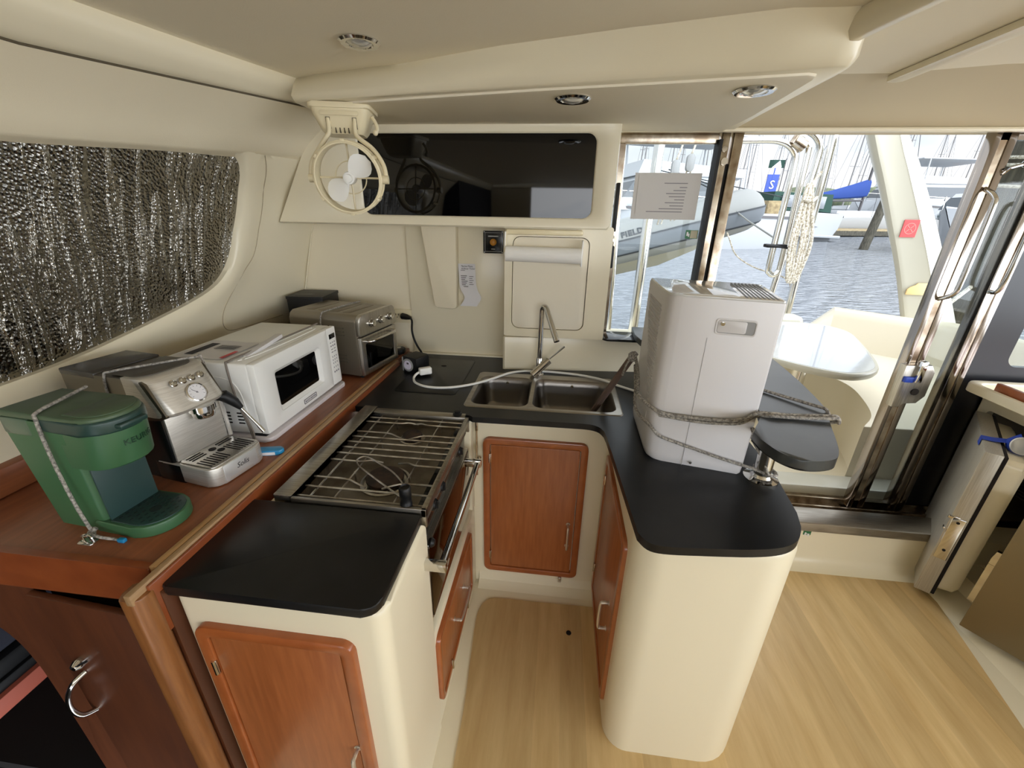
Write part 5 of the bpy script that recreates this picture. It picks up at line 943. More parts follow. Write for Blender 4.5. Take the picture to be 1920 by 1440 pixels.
b = B(); b.loft([[(w2_ - 0.03 + x, -0.058 - y, z) for x, y in ((0, 0), (0.05, 0), (0.05, 0.024), (0, 0.024))] for z in (0.10, 0.30)], M=M2); b.loft([[(w2_ - 0.03 + x, -0.058 - y, z) for x, y in ((0, 0), (0.05, 0), (0.05, 0.024), (0, 0.024))] for z in (0.301, 0.33)] + [[(w2_ - 0.02 + x, -0.060 - y, 0.365) for x, y in ((0, 0), (0.035, 0), (0.035, 0.018), (0, 0.018))]], M=M2); obj('latch', b, CHROME, d2, True)
# worktop above the refrigerator: cream tray with a wooden fiddle
t = thing('galley_ledge', 'cream moulded ledge above the refrigerator, with a cherry fiddle rail', 'ledge', (2.4, 1.7, 0.90))
b = B(); b.ring(rrect(1.965, 3.15, 0.70, 2.10, 0.06, 6), rrect(1.995, 3.10, 0.74, 2.06, 0.05, 6), 0.902, 0.945, 0.010); b.prism(rrect(1.97, 3.14, 0.71, 2.095, 0.05), 0.901, 0.909); obj('tray', b, CREAM, t, True)
b = B(); b.box(2.000, 2.020, 0.80, 1.98, 0.907, 0.975, 0.004); b.box(2.020, 3.05, 0.80, 2.02, 0.907, 0.915); obj('fiddle_rail', b, CHERRYR, t, True)
# blue tape roll hung on the open door
Mt = M @ Matrix.Translation((w * 0.62, -0.085, h - 0.01))
t = thing('tape_roll', 'roll of blue tape strapped over the top of the open stainless door', 'tape', M @ V((w * 0.62, -0.085, h)), 0)
c_ = M @ V((w * 0.74, -0.105, h + 0.012)); b = B(); MR = frame(c_, (0.2, 0.3, 1), (1, -0.6, 0)); b.lathe([(0.034, -0.026), (0.036, -0.022), (0.036, 0.022), (0.034, 0.026), (0.028, 0.026), (0.028, -0.026), (0.034, -0.026)], 28, MR); obj('roll', b, WHITEP, t, True)
b = B(); b.lathe([(0.0375, -0.018), (0.0375, 0.018), (0.0365, 0.018), (0.0365, -0.018), (0.0375, -0.018)], 28, MR); b.grid([[M @ V((w * 0.70 + dx, y, z)) for dx in (-0.026, 0.026)] for y, z in ((0.003, h - 0.03), (0.002, h + 0.002), (-0.03, h + 0.004), (-0.07, h + 0.012), (-0.10, h + 0.048))]); obj('tape', b, ROYAL, t, True)
# ================================================================== cockpit outside the door
b = B(); b.box(0.0, 4.2, 2.34, 5.0, 0.04, 0.115); struct('deck', b, SEATG)
seat = [(p.x, p.y) for p in smooth([(0.35, 2.34, 0), (0.36, 2.9, 0), (0.55, 3.25, 0), (1.0, 3.38, 0), (1.50, 3.38, 0), (1.854, 3.32, 0), (2.06, 3.20, 0), (2.11, 3.0, 0), (2.045, 2.74, 0), (1.94, 2.50, 0), (1.80, 2.34, 0)], 6)]
outer = [(2.9, 2.34), (3.25, 3.0), (3.25, 3.75), (2.70, 4.35), (-0.4, 4.35), (-0.4, 2.34)]
b = B(); b.prism(seat + outer, 0.10, 0.545, 0.025, 4, bevel_bottom=False); t = tag(obj('cockpit_bench', b, SEATG), 'cream moulded cockpit seat curving around the white table', 'seat')
# backrest coaming
cm = [(3.30, 2.34), (3.27, 3.0), (3.25, 3.67), (3.10, 3.80), (2.97, 3.9), (2.62, 4.24), (2.50, 4.22), (2.40, 4.02), (2.35, 3.88)]
b = B(); rows = []
pts = smooth([(x, y, 0) for x, y in cm[:6]], 5)
for p in pts:
    n = (V((2.0, 3.0, 0)) - p).normalized(); rows.append([p + n * 0.16 + V((0, 0, 0.50)), p + n * 0.05 + V((0, 0, 0.80)), p + n * 0.03 + V((0, 0, 0.845)), p + V((0, 0, 0.86)), p - n * 0.12 + V((0, 0, 0.86)), p - n * 0.15 + V((0, 0, 0.82)), p - n * 0.15 + V((0, 0, 0.0))])
b.grid(rows); e = pts[-1]; n = (V((2.0, 3.0, 0)) - e).normalized(); b.face(rows[-1])
b.loft([rows[-1], [r + V((-0.20, -0.02, -0.18 if r.z > 0.6 else 0)) for r in rows[-1]]], False); st_ = tag(obj('cockpit_coaming', b, SEATG, sharp=60), 'cream cockpit coaming behind the seat on the right', 'coaming')
b = B(); b.box(1.0, 2.18, 3.86, 4.06, 0.5, 0.845, 0.05, 4); tag(obj('transom_cushion', b, GEL), 'pale end of the cockpit coaming left of the gap', 'coaming')
# table
t = thing('cockpit_table', 'wet white drop-leaf table on a pedestal in the cockpit', 'table', (1.72, 3.05, 0.115))
tb = [(p.x, p.y) for p in smooth([(1.73, 2.50, 0), (1.86, 2.53, 0), (1.97, 2.615, 0), (2.05, 2.74, 0), (2.14, 2.94, 0), (2.25, 3.22, 0), (2.35, 3.50, 0), (2.36, 3.66, 0), (2.28, 3.80, 0), (2.05, 3.86, 0), (1.6, 3.80, 0), (1.25, 3.55, 0), (1.12, 3.25, 0), (1.20, 2.98, 0), (1.40, 2.76, 0), (1.57, 2.585, 0)], 6, True)]
sc_ = lambda lp, k: [(1.75 + (x - 1.75) * k, 3.12 + (y - 3.12) * k) for x, y in lp]
b = B(); b.loft([[(x, y, z) for x, y in sc_(tb, k)] for z, k in ((0.755, 0.96), (0.760, 0.985), (0.775, 1.0), (0.795, 1.0), (0.803, 0.99), (0.803, 0.955), (0.797, 0.94))], True, True, True); tp = obj('top', b, GEL, t, True)
b = B(); b.prism(sc_(tb, 0.952), 0.780, 0.8035); obj('wet_surface', b, WETW, tp, True)
b = B(); b.tube([(1.70, 2.92, 0.116), (1.70, 2.92, 0.757)], 0.045, 20); obj('pedestal', b, ALU, t, True)
# arch leg with its stickers
L_ = [(2.31, 2.33), (2.415, 2.13), (2.524, 1.936), (2.69, 1.62), (2.882, 1.24), (3.076, 0.80)]; Md = [(2.50, 2.33), (2.60, 2.15), (2.706, 1.976), (2.96, 1.543), (3.146, 1.204), (3.36, 0.78)]; Rr = [(2.59, 2.33), (2.70, 2.18), (2.795, 2.052), (3.06, 1.64), (3.26, 1.30), (3.58, 0.72)]
sm = lambda q: [(p.x, p.y) for p in smooth([(x, z, 0) for x, z in q], 5)]
b = B(); b.grid([[(a[0] * 1.06, 4.30, a[1]), (a[0] + 0.008, 4.05, a[1]), (a[0] + 0.02, 4.01, a[1]), (a[0] + 0.05, 4.0, a[1]), (c[0] - 0.008, 4.0, c[1]), (c[0], 3.994, c[1]), (c[0] + 0.012, 4.0, c[1]), (d[0] - 0.02, 4.02, d[1]), (d[0], 4.05, d[1]), (d[0], 4.35, d[1])] for a, c, d in zip(sm(L_), sm(Md), sm(Rr))]); tag(obj('roof_arch', b, GEL, sharp=50), 'cream arch leg rising from the coaming, with a red sticker', 'arch')
b = B(); b.box(2.783, 2.899, 3.990, 3.9945, 1.521, 1.655); b.mi = 1; MS = frame((2.841, 3.9895, 1.588), (1, 0, 0), (0, 0, 1)); ck = lambda r: [(r * cos(2 * pi * k / 24), r * sin(2 * pi * k / 24)) for k in range(24)]
b.ring(ck(0.044), ck(0.038), 0, 0.0006, M=MS)
for a in (45, -45): b.box(-0.04, 0.04, -0.003, 0.003, 0, 0.0006, M=MS @ Matrix.Rotation(radians(a), 4, 'Z'))
tag(obj('warning_sticker', b, [REDST, PINKST]), 'red warning sticker with a crossed ring on the arch leg', 'sticker')
b = B(); b.prism([(2.99, 1.055), (3.14, 1.055), (3.14, 1.154), (3.06, 1.154), (3.045, 1.135), (3.01, 1.12), (2.99, 1.10)], 3.985, 3.994, 0.001, axis='y'); tag(obj('peeling_sticker', b, TANST), 'yellowed peeling sticker low on the arch leg', 'sticker')
b = B(); b.prism(rrect(2.55, 2.66, 0.36, 0.47, 0.02), 2.60, 2.64, 0.01, axis='y'); tag(obj('deck_vent', b, CHROME), 'chrome shell vent seen through the door pane low on the right', 'vent')
# davit hoops at the stern
def hoop(name, label, pts, r, parts=()):
    t = thing(name, label, 'davit', (pts[0][0], pts[0][1], 0.6), 0); b = B(); b.tube(pts, r, 12); obj('tube', b, ALU, t, True); return t
t = hoop('davit_hoop', 'polished stern hoop with a rounded corner, nearest the grey dinghy bow', smooth([(1.0, 4.3, 2.262), (1.441, 4.3, 2.262), (1.703, 4.3, 2.265), (1.795, 4.3, 2.257), (1.876, 4.3, 2.229), (1.944, 4.3, 2.165), (1.964, 4.3, 2.071), (1.962, 4.3, 1.7), (1.96, 4.3, 1.232), (1.976, 4.3, 1.170), (2.015, 4.3, 1.148), (2.05, 4.3, 1.176), (2.062, 4.3, 1.245), (2.055, 4.3, 1.7), (2.05, 4.3, 2.157), (2.035, 4.3, 2.229), (1.99, 4.3, 2.285), (1.926, 4.3, 2.31)], 4), 0.026)
b = B(); b.tube([(1.905, 4.28, 2.262), (1.995, 4.28, 2.215)], 0.05, 14); b.tube([(1.90, 4.28, 2.235), (1.925, 4.28, 2.29)], 0.03, 10); obj('swivel', b, DKCHROME, t, True)
b = B(); b.box(1.885, 2.06, 4.25, 4.35, 1.395, 1.425, 0.008, M=Matrix.Identity(4)); b.tube([(1.87, 4.26, 1.42), (2.075, 4.25, 1.395)], 0.010, 8); obj('clamp', b, BLACKP, t, True)
hoop('davit_pole', 'polished stern pole with a curved top, left of the rightmost pole', smooth([(2.02, 4.4, 2.36), (2.086, 4.4, 2.335), (2.136, 4.4, 2.30), (2.178, 4.4, 2.243), (2.192, 4.4, 2.15), (2.17, 4.4, 1.8), (2.12, 4.4, 1.3), (2.07, 4.4, 0.70)], 5), 0.028)
hoop('davit_pole', 'rightmost polished stern pole, straight and leaning beside the rope coil', [(2.275, 4.4, 2.5), (2.276, 4.4, 2.2), (2.28, 4.4, 1.5), (2.287, 4.4, 0.70)], 0.034)
hoop('davit_pole', 'wide polished pole standing behind the notice on the left pane', [(0.715, 3.8, 2.35), (0.70, 3.8, 1.6), (0.69, 3.8, 0.40)], 0.042)
hoop('davit_pole', 'thin polished pole at the left edge of the window, beside the cabinet', [(0.415, 3.6, 2.1), (0.435, 3.6, 1.4), (0.46, 3.6, 0.35)], 0.018)
b = B()
for k in range(7):
    o_ = (k - 3) * 0.018; b.tube(smooth([(2.085 + o_ * 0.3, 4.2, 1.93), (2.105 + o_, 4.19 + 0.01 * (k % 2), 1.70), (2.125 + o_ * 1.6, 4.18 + 0.012 * (k % 3), 1.46), (2.135 + o_ * 1.3, 4.19, 1.27), (2.14 + o_ * 0.7, 4.2, 1.11 - 0.02 * (k % 2))], 5), 0.013, 7)
b.tube(smooth([(2.06, 4.19, 1.80), (2.11, 4.15, 1.79), (2.16, 4.19, 1.82)], 4), 0.014, 7); b.tube(smooth([(2.10, 4.2, 1.93), (2.15, 4.2, 2.02)], 4), 0.012, 6); tag(obj('rope_coil', b, ROPEW), 'coil of white rope hanging on the stern poles', 'rope')
b = B(); b.tube(smooth([(1.70, 4.8, 1.50), (1.729, 4.8, 1.45), (1.834, 4.8, 1.282), (2.02, 4.75, 1.168), (2.252, 4.6, 1.098), (2.30, 4.5, 1.02), (2.28, 4.4, 0.78)], 5), 0.007, 6); tag(obj('painter_line', b, ROPEW), 'slack line looping from under the dinghy bow to the stern poles', 'rope')
# dinghy slung across the stern
t = thing('dinghy', 'grey rigid inflatable dinghy slung across the stern, its bow to the right', 'dinghy', (0.6, 5.1, 1.3))
ctl = [(-0.9, 5.0, 1.10), (-0.3, 5.0, 1.16), (0.4, 5.0, 1.29), (0.9, 5.0, 1.42), (1.35, 5.02, 1.545), (1.72, 5.10, 1.645), (1.95, 5.24, 1.71), (2.03, 5.45, 1.735), (1.95, 5.70, 1.71), (1.72, 5.88, 1.645), (1.35, 5.98, 1.545), (0.9, 6.02, 1.42), (0.4, 6.02, 1.29), (-0.9, 6.02, 1.10)]
cs = smooth(ctl, 4); b = B(); b.tube(cs, [0.10 if k in (0, len(cs) - 1) else 0.215 for k in range(len(cs))], 20); obj('tube', b, HYP, t, True)
def band(dz0, dz1, r):
    rows = []
    for k, p in enumerate(cs):
        a = cs[max(k - 1, 0)]; c = cs[min(k + 1, len(cs) - 1)]; d = (c - a).normalized(); o_ = d.cross(V((0, 0, 1))).normalized(); up_ = V((0, 0, 1))
        rows.append([p + o_ * math.sqrt(max(1e-5, r * r - z * z)) + up_ * z for z in (dz0, (dz0 + dz1) / 2, dz1)])
    return rows
b = B(); b.grid(band(-0.10, 0.045, 0.222)); obj('rubbing_band', b, HYPD, t, True)
b = B(); b.grid(band(0.040, 0.058, 0.226)); b.grid(band(-0.118, -0.100, 0.226)); obj('band_edge', b, HYPL, t, True)
b = B(); rows = []
for x, keel, chz, hw in ((-0.95, 0.80, 1.02, 0.46), (0.0, 0.86, 1.12, 0.47), (0.7, 0.95, 1.26, 0.46), (1.2, 1.08, 1.42, 0.42), (1.6, 1.27, 1.54, 0.32), (1.9, 1.47, 1.64, 0.15), (2.05, 1.66, 1.70, 0.02)):
    y0 = 5.5; rows.append([(x, y0 - hw, chz + 0.06), (x, y0 - hw * 0.99, chz - 0.06), (x, y0 - hw * 0.80, chz - 0.12), (x, y0 - hw * 0.4, keel + (chz - keel) * 0.28), (x, y0, keel), (x, y0 + hw * 0.4, keel + (chz - keel) * 0.28), (x, y0 + hw * 0.80, chz - 0.12), (x, y0 + hw, chz + 0.06)])
b.grid(rows); obj('hull', b, HULLC, t, True)
b = B(); b.words('FIELD', 0.085, frame((0.735, 4.805, 1.478), (0.957, 0.0, 0.29), (-0.26, 0.45, 0.86)), 0.002, spacing=1.15, bold=0.004); obj('lettering', b, HYPL, t, True)
b = B(); b.tube([(1.55, 4.90, 1.83), (1.60, 5.0, 1.85), (1.9, 4.86, 1.62), (2.15, 4.7, 1.45)], 0.009, 6); b.tube(smooth([(1.50, 5.05, 1.83), (1.62, 5.06, 1.875), (1.74, 5.10, 1.885)], 4), 0.012, 6); obj('grab_line', b, HYP, t, True)
for k, (x, z) in enumerate(((1.035, 2.07), (1.165, 2.12))):
    t = thing('pulley_block', ('left' if k == 0 else 'right') + ' one of the two grey pulley blocks hanging above the dinghy', 'pulley', (x, 4.6, z), 0, 'dinghy tackle')
    b = B(); b.prism(rrect(-0.035, 0.035, -0.075, 0.075, 0.03), -0.03, 0.03, 0.006, axis='y'); obj('cheek', b, GREYP, t); b = B()
    for d_ in (-0.018, 0.018): b.tube([(d_, 0, -0.07), (d_ - 0.03, 0.25, -0.55)], 0.008, 6)
    b.tube([(0, 0, 0.07), (0.03 + 0.05, 0, 0.35)], 0.010, 6); obj('fall', b, ROPEW, t)
b = B(); b.tube([(1.06, 5.0, 2.10), (1.60, 5.0, 1.93)], 0.007, 6); b.tube([(1.10, 5.0, 2.09), (1.60, 5.0, 1.89)], 0.007, 6); b.tube([(1.05, 5.6, 2.15), (2.6, 5.6, 1.86)], 0.006, 6); tag(obj('tackle_line', b, HYPL), 'dark lines running right from the pulley blocks over the dinghy', 'rope')

# ================================================================== harbour (the boat sits a little down by the stern)
SL = 0.0332
def wz(y): return -0.55 + SL * (y - 3)
TILT = math.atan(SL)
b = B(); b.face([(-260, 3.0, 0), (400, 3.0, 0), (400, 420, 0), (-260, 420, 0)]); wt = obj('harbour_water', b, WATER); wt.rotation_euler = (TILT, 0, 0); wt.location = (0, -3 * 0 + 0.0, -0.55 - 3 * SL); tag(wt, 'rippled grey harbour water beyond the cockpit', 'water', None, 'stuff')
b = B(); rr = random.Random(3)
for k in range(420):
    x = -60 + k * 0.62 + rr.uniform(-1, 1); y = 150 + rr.uniform(-6, 14); h = rr.uniform(2.2, 4.6) * (1.25 if x > 70 else 1.0); b.ball((x, y, h * 0.45), h, 1.0, 1.0, 0.75, 6)
tr = obj('shore_trees', b, LEAF, sharp=180); tr.rotation_euler = (TILT, 0, 0); tr.location = (0, 0, -0.55 - 3 * SL); tag(tr, 'low line of dark trees along the far shore', 'trees', None, 'stuff')
def wthing(name, label, cat, x, y, rz=0.0, group=None): return thing(name, label, cat, (x, y, wz(y)), rz, group, TILT)
# pilings
def piling(x, y, r, h, label, lean=0.0):
    t = wthing('piling', label, 'piling', x, y); b = B(); b.lathe([(r * 1.08, -1.5), (r, 0.3), (r * 0.97, h), (0, h)], 16, Matrix.Rotation(lean, 4, 'Y')); obj('post', b, PILE, t); return t
piling(15.9, 25.0, 0.21, 2.65, 'slim weathered piling standing in open water, right of the green-topped cruiser', 0.10)
t = piling(4.22, 4.75, 0.28, 5.2, 'thick dark piling seen through the door pane, ringed with white rope')
b = B()
for z in (2.45, 2.62, 2.68): b.tube([(0.298 * cos(2 * pi * k / 20), 0.298 * sin(2 * pi * k / 20), z + 0.02 * sin(2 * pi * k / 20)) for k in range(20)], 0.016, 6, True)
b.tube([(-0.18, -0.1, 1.6), (-1.1, -0.5, 0.9)], 0.02, 6); b.tube([(0.298 * cos(2 * pi * k / 20), 0.298 * sin(2 * pi * k / 20), 1.05 + 0.05 * cos(2 * pi * k / 20)) for k in range(20)], 0.016, 6, True); obj('rope_turns', b, ROPEW, t)
# docks
def dock(x0, y0, x1, y1, w, label):
    t = wthing('dock', label, 'dock', x0, y0, math.atan2(y1 - y0, x1 - x0)); L_ = math.hypot(x1 - x0, y1 - y0); b = B(); b.box(0, L_, 0, w, 0.28, 0.45, 0.02); obj('deck', b, DOCKW, t); b = B(); b.box(0, L_, -0.05, 0.0, 0.1, 0.42); obj('fender_board', b, PILE, t)
    b = B()
    for k in range(int(L_ / 3) + 1): b.box(k * 3 - 0.09, k * 3 + 0.09, 0.1, 0.3, -0.6, 0.3)
    obj('pier', b, PILE, t); return t
dock(9.6, 27.6, 13.0, 27.4, 3.0, 'timber dock finger left of the green-topped cruiser')
dock(18.2, 33.5, 33.0, 37.5, 3.0, 'long timber dock behind the open-water piling, right')
t = wthing('dock_post', 'square timber post with a pale cap on the left dock finger', 'post', 12.1, 28.1); b = B(); b.box(-0.35, 0.35, -0.35, 0.35, 0.45, 2.3, 0.03); obj('post', b, DOCKW, t); b = B(); b.box(-0.5, 0.5, -0.55, -0.36, 0.45, 0.9); obj('step', b, GELW, t)
# motor boats
def hull(b, L_, beam, fb, sheer=0.35, flare=0.75):
    rows = []
    for s_ in [k / 10 for k in range(11)]:
        x = -L_ / 2 + L_ * s_; w = beam / 2 * (1 - max(0, (s_ - 0.45) / 0.55) ** 2.4); w = max(w, 0.02); h = fb * (1 + sheer * s_ * s_); kx = x - (L_ * 0.10 * max(0, (s_ - 0.7) / 0.3) ** 2)
        rows.append([(x, w, h), (kx + 0.02, w * (0.96 - 0.15 * s_), h * 0.45), (kx, w * flare * (1 - 0.35 * s_), -0.25), (kx, -w * flare * (1 - 0.35 * s_), -0.25), (kx + 0.02, -w * (0.96 - 0.15 * s_), h * 0.45), (x, -w, h)])
    b.grid(rows); b.face(rows[0][::-1]); b.grid([[r[0], (r[0][0], 0, r[0][2] + 0.08), r[5]] for r in rows])
def motorboat(label, x, y, rz, L_, beam, fb, cabin=1.2, fly=False, canopy=None, stripe=None, arch=False, group=None, cat='motor boat'):
    t = wthing('motor_boat', label, cat, x, y, rz, group); b = B(); hull(b, L_, beam, fb); obj('hull', b, GELW, t, sharp=50)
    b = B(); b.grid([[(-L_ / 2 + L_ * s_ , sg * (beam / 2 * (1 - max(0, (s_ - 0.45) / 0.55) ** 2.4) + 0.02), fb * (1 + 0.35 * s_ * s_) - dz) for dz in (0.10, 0.22)] for s_ in [k / 8 * 0.9 for k in range(9)] for sg in (1,)]); b.grid([[(-L_ / 2 + L_ * s_, -(beam / 2 * (1 - max(0, (s_ - 0.45) / 0.55) ** 2.4) + 0.02), fb * (1 + 0.35 * s_ * s_) - dz) for dz in (0.10, 0.22)] for s_ in [k / 8 * 0.9 for k in range(9)]]); obj('stripe', b, stripe or MASTD, t)
    ch = cabin; b = B(); w = beam * 0.40; x0, x1 = -L_ * 0.12, L_ * 0.30
    b.loft([[(x0 - 0.1, w, fb), (x1 + 0.8, w * 0.75, fb + 0.12), (x1 + 0.8, -w * 0.75, fb + 0.12), (x0 - 0.1, -w, fb)], [(x0, w * 0.9, fb + ch), (x1 - 0.35, w * 0.7, fb + ch), (x1 - 0.35, -w * 0.7, fb + ch), (x0, -w * 0.9, fb + ch)]]); cb = obj('cabin', b, GELW, t)
    b = B(); b.loft([[(x0 + 0.25, w * 0.965, fb + ch * 0.42), (x1 + 0.40, w * 0.77, fb + ch * 0.42), (x1 + 0.40, -w * 0.77, fb + ch * 0.42), (x0 + 0.25, -w * 0.965, fb + ch * 0.42)], [(x0 + 0.3, w * 0.935, fb + ch * 0.86), (x1 - 0.14, w * 0.735, fb + ch * 0.86), (x1 - 0.14, -w * 0.735, fb + ch * 0.86), (x0 + 0.3, -w * 0.935, fb + ch * 0.86)]], cap0=False, cap1=False); obj('window_band', b, BOATGL, cb)
    if fly:
        b = B(); b.loft([[(x0 - 0.9, w, fb + ch), (x1 - 0.2, w * 0.8, fb + ch), (x1 - 0.2, -w * 0.8, fb + ch), (x0 - 0.9, -w, fb + ch)], [(x0 - 0.9, w, fb + ch + 0.35), (x1 - 0.5, w * 0.75, fb + ch + 0.65), (x1 - 0.5, -w * 0.75, fb + ch + 0.65), (x0 - 0.9, -w, fb + ch + 0.35)]]); obj('flybridge', b, GELW, t)
    if arch:
        b = B(); zt = fb + ch + (1.7 if fly else 1.0); b.box(x0 - 1.2, x1 - 0.5, -w * 1.02, w * 1.02, zt, zt + 0.10, 0.04)
        for sx in (x0 - 1.0, x1 - 1.2):
            for sy in (-w, w): b.tube([(sx, sy, fb + ch * 0.5), (sx + 0.1, sy, zt)], 0.05, 6)
        obj('hard_top', b, GELW, t)
    if canopy:
        b = B(); xa = -L_ * 0.42; b.loft([[(xa, w * 1.05, fb), (x0 + 0.5, w * 1.05, fb), (x0 + 0.5, -w * 1.05, fb), (xa, -w * 1.05, fb)], [(xa + 0.1, w, fb + ch * 1.25), (x0 + 0.6, w, fb + ch * 1.3), (x0 + 0.6, -w, fb + ch * 1.3), (xa + 0.1, -w, fb + ch * 1.25)]]); cn = obj('canopy', b, canopy, t)
        b = B(); b.box(xa - 0.04, xa + 0.02, -w * 0.75, -w * 0.08, fb + 0.25, fb + ch * 1.08, 0.02); b.box(xa - 0.04, xa + 0.02, w * 0.08, w * 0.75, fb + 0.25, fb + ch * 1.08, 0.02); b.box(xa + 0.35, x0 + 0.3, -w * 1.07, -w * 1.0, fb + 0.3, fb + ch * 1.0); obj('canopy_window', b, CANOPYW, cn)
    b = B()
    for sg in (1, -1):
        ps = [(-L_ * 0.05 + L_ * 0.5 * s_, sg * (beam / 2 * (1 - max(0, (0.45 + 0.5 * s_ - 0.45) / 0.55) ** 2.4) * 0.95), fb * (1 + 0.35 * (0.45 + 0.5 * s_) ** 2) + 0.55) for s_ in [k / 6 for k in range(7)]]; b.tube(ps, 0.02, 5)
        for p in ps[::2]: b.tube([p, (p[0], p[1], p[2] - 0.6)], 0.016, 4)
    obj('bow_rail', b, ALU, t); return t
t = motorboat('white cruiser with a dark green cockpit canopy, behind the stern poles', 14.3, 33.8, radians(98), 8.6, 4.7, 1.55, 0.88, False, CANVAS)
b = B(); b.box(-4.36, -4.30, -0.9, 0.9, 0.75, 0.95); b.words('Grazie', 0.62, frame((-4.34, -0.15, 1.35), (0, -1, 0), (0, 0, 1)), 0.01, shear=0.4) if False else None; b.box(-4.9, -4.3, -2.1, 2.1, 0.12, 0.28, 0.04); obj('swim_platform', b, GELW, t)
b = B(); b.tube([(-4.37, -0.5 + 0.16 * k, 1.25 + 0.10 * (k % 2) + 0.02 * k) for k in range(8)], 0.028, 5); obj('script_mark', b, INK, t)
motorboat('white flybridge cruiser with a long hard top, behind the notice on the left pane', 5.9, 24.0, radians(200), 11.5, 4.2, 1.6, 1.6, True, None, None, True)
motorboat('white express cruiser with an aqua stripe, at the right beyond the arch leg', 22.0, 24.5, radians(205), 11.0, 4.0, 1.5, 1.25, False, None, mat('aqua_stripe', (120, 196, 190), 0.4))
motorboat('white flybridge yacht right of the blue sail cover', 30.5, 42.0, radians(190), 13.0, 4.8, 1.8, 1.8, True, None, None, True)
motorboat('small white cruiser behind the green canopy, near its left side', 14.5, 47.0, radians(170), 10.0, 4.2, 1.7, 1.5, False, None, None, True)
motorboat('low white cruiser lying behind the long timber dock', 26.5, 41.5, radians(15), 10.5, 4.0, 1.5, 1.1)
motorboat('white cruiser in the distance right of the arch leg, below the orange shed', 40.0, 45.0, radians(195), 11.0, 4.2, 1.8, 1.7, True, None, None, False)
motorboat('white motor yacht at the left edge of the window, far behind the thin pole', 3.2, 40.0, radians(185), 9.0, 3.6, 1.5, 1.4, True)
# sailing boats near enough to tell apart
def sailboat(label, x, y, rz, L_, mast, mat_m, group=None, cover=None, lean=0.0):
    t = wthing('sailing_boat', label, 'sailing boat', x, y, rz, group); b = B(); hull(b, L_, L_ * 0.29, 1.15, 0.22, 0.55); obj('hull', b, GELW, t, sharp=50)
    b = B(); b.loft([[(-L_ * 0.15, L_ * 0.09, 1.15), (L_ * 0.22, L_ * 0.06, 1.3), (L_ * 0.22, -L_ * 0.06, 1.3), (-L_ * 0.15, -L_ * 0.09, 1.15)], [(-L_ * 0.14, L_ * 0.08, 1.65), (L_ * 0.18, L_ * 0.05, 1.65), (L_ * 0.18, -L_ * 0.05, 1.65), (-L_ * 0.14, -L_ * 0.08, 1.65)]]); obj('coachroof', b, GELW, t)
    mx = L_ * 0.08; b = B(); b.tube([(mx, 0, 1.2), (mx - lean, 0, mast)], [0.10, 0.07], 8); ms = obj('mast', b, mat_m, t)
    b = B()
    for f in (0.45, 0.72): b = B(); b.tube([(mx - lean * f, -0.9 * (1.2 - f), mast * f), (mx - lean * f, 0.9 * (1.2 - f), mast * f)], 0.035, 5); obj('spreader', b, mat_m, ms)
    b = B()
    for q in ((L_ * 0.48, 0, 1.4), (-L_ * 0.48, 0, 1.2), (mx, L_ * 0.13, 1.2), (mx, -L_ * 0.13, 1.2)): b.tube([(mx - lean, 0, mast * 0.98), q], 0.018, 4)
    obj('stay', b, MASTD, t)
    b = B(); b.tube([(mx, 0, 2.4), (mx - L_ * 0.42, 0, 2.3)], 0.08, 6); bo = obj('boom', b, mat_m, t)
    if cover:
        b = B(); b.loft([[(mx + 0.1 - s_ * L_ * 0.42, 0.26 * (1.1 - s_) * cos(a), 2.55 + 0.55 * (1 - s_) ** 1.5 + (0.75 * (1.15 - s_)) * sin(a) * (0.55 if sin(a) < 0 else 1)) for a in [2 * pi * k / 8 for k in range(8)]] for s_ in (0, 0.3, 0.6, 1.0)]); obj('sail_cover', b, cover, bo)
    return t
sailboat('sailing boat with a royal blue sail cover, behind the green-topped cruiser', 22.6, 38.8, radians(8), 11.0, 16.5, MASTD, None, CANVASB)
sailboat('tall-masted sailing boat right of the arch leg, its mast the thickest there', 30.0, 33.0, radians(80), 12.0, 19.0, MAST)
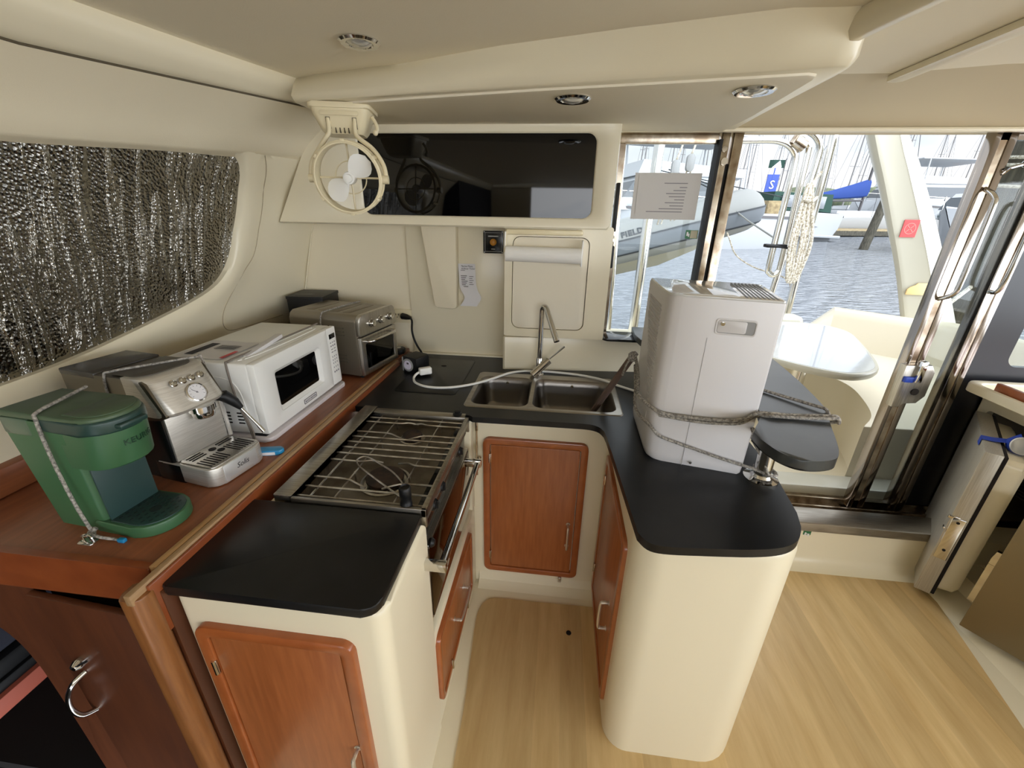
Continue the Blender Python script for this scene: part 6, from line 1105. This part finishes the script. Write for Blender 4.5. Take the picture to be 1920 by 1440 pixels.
far0 = sailboat('bare-masted white sailing boat crowded in the distant rows beyond the docks', 0.5, 68.0, radians(85), 10.0, 14.0, MAST, 'distant sailing boats')
rr = random.Random(11); slots = []
for k in range(24): slots.append((1.2 + (k % 12) * 5.0 + rr.uniform(-0.4, 0.4) + (2 if k >= 12 else 0), 70 + 16 * (k // 12) + rr.uniform(-1, 1)))
for k, (x, y) in enumerate(slots):
    o_ = copy_tree(far0); o_.location = (x * (y / 70) + 4, y, wz(y)); o_.rotation_euler = (TILT, 0, radians(rr.uniform(82, 98) + (180 if k % 3 == 0 else 0))); s_ = rr.uniform(0.8, 1.18); o_.scale = (s_, s_, s_)
# fender-like banner and flag far off
t = wthing('channel_banner', 'blue and white banner with a white letter, above the dinghy bow', 'banner', 15.95, 38.0); b = B(); b.box(-0.05, 0.05, -0.05, 0.05, 0, 4.6); b.box(-0.40, 0.45, -0.04, 0.04, 2.6, 4.15); obj('board', b, mat('banner_blue', (44, 70, 150), 0.6), t); b = B(); b.prism([(-0.38, 4.16), (0.45, 4.16), (0.42, 4.7), (0.25, 5.1), (-0.22, 4.65)], -0.04, 0.04, axis='y'); obj('white_end', b, PAPER, t); b = B(); b.words('S', 0.85, frame((0.03, -0.06, 3.4), (1, 0, 0), (0, 0, 1)), 0.02); obj('letter', b, PAPER, t)
t = wthing('green_flag', 'small green flag on a thin staff above the distant boats', 'flag', 21.0, 48.0); b = B(); b.tube([(0, 0, 0), (0, 0, 6.0)], 0.04, 6); obj('staff', b, MASTD, t); b = B(); b.grid([[(-0.05 - 0.28 * k, 0.1 * sin(k * 1.4), z) for k in range(6)] for z in (5.2, 5.55, 5.9)]); obj('cloth', b, CANVAS, t)
t = wthing('orange_shed', 'orange-brown shed on the far shore, right of the arch leg', 'shed', 60.5, 77.0, radians(-35)); b = B(); b.box(-2.2, 2.2, -3, 3, 0, 5.0); obj('wall', b, mat('orange_boards', (206, 150, 92), 0.7), t); b = B(); b.prism([(-2.5, 5.0), (2.5, 5.0), (0, 6.6)], -3.2, 3.2, axis='y'); obj('roof', b, mat('pale_roof', (220, 212, 196), 0.7), t)
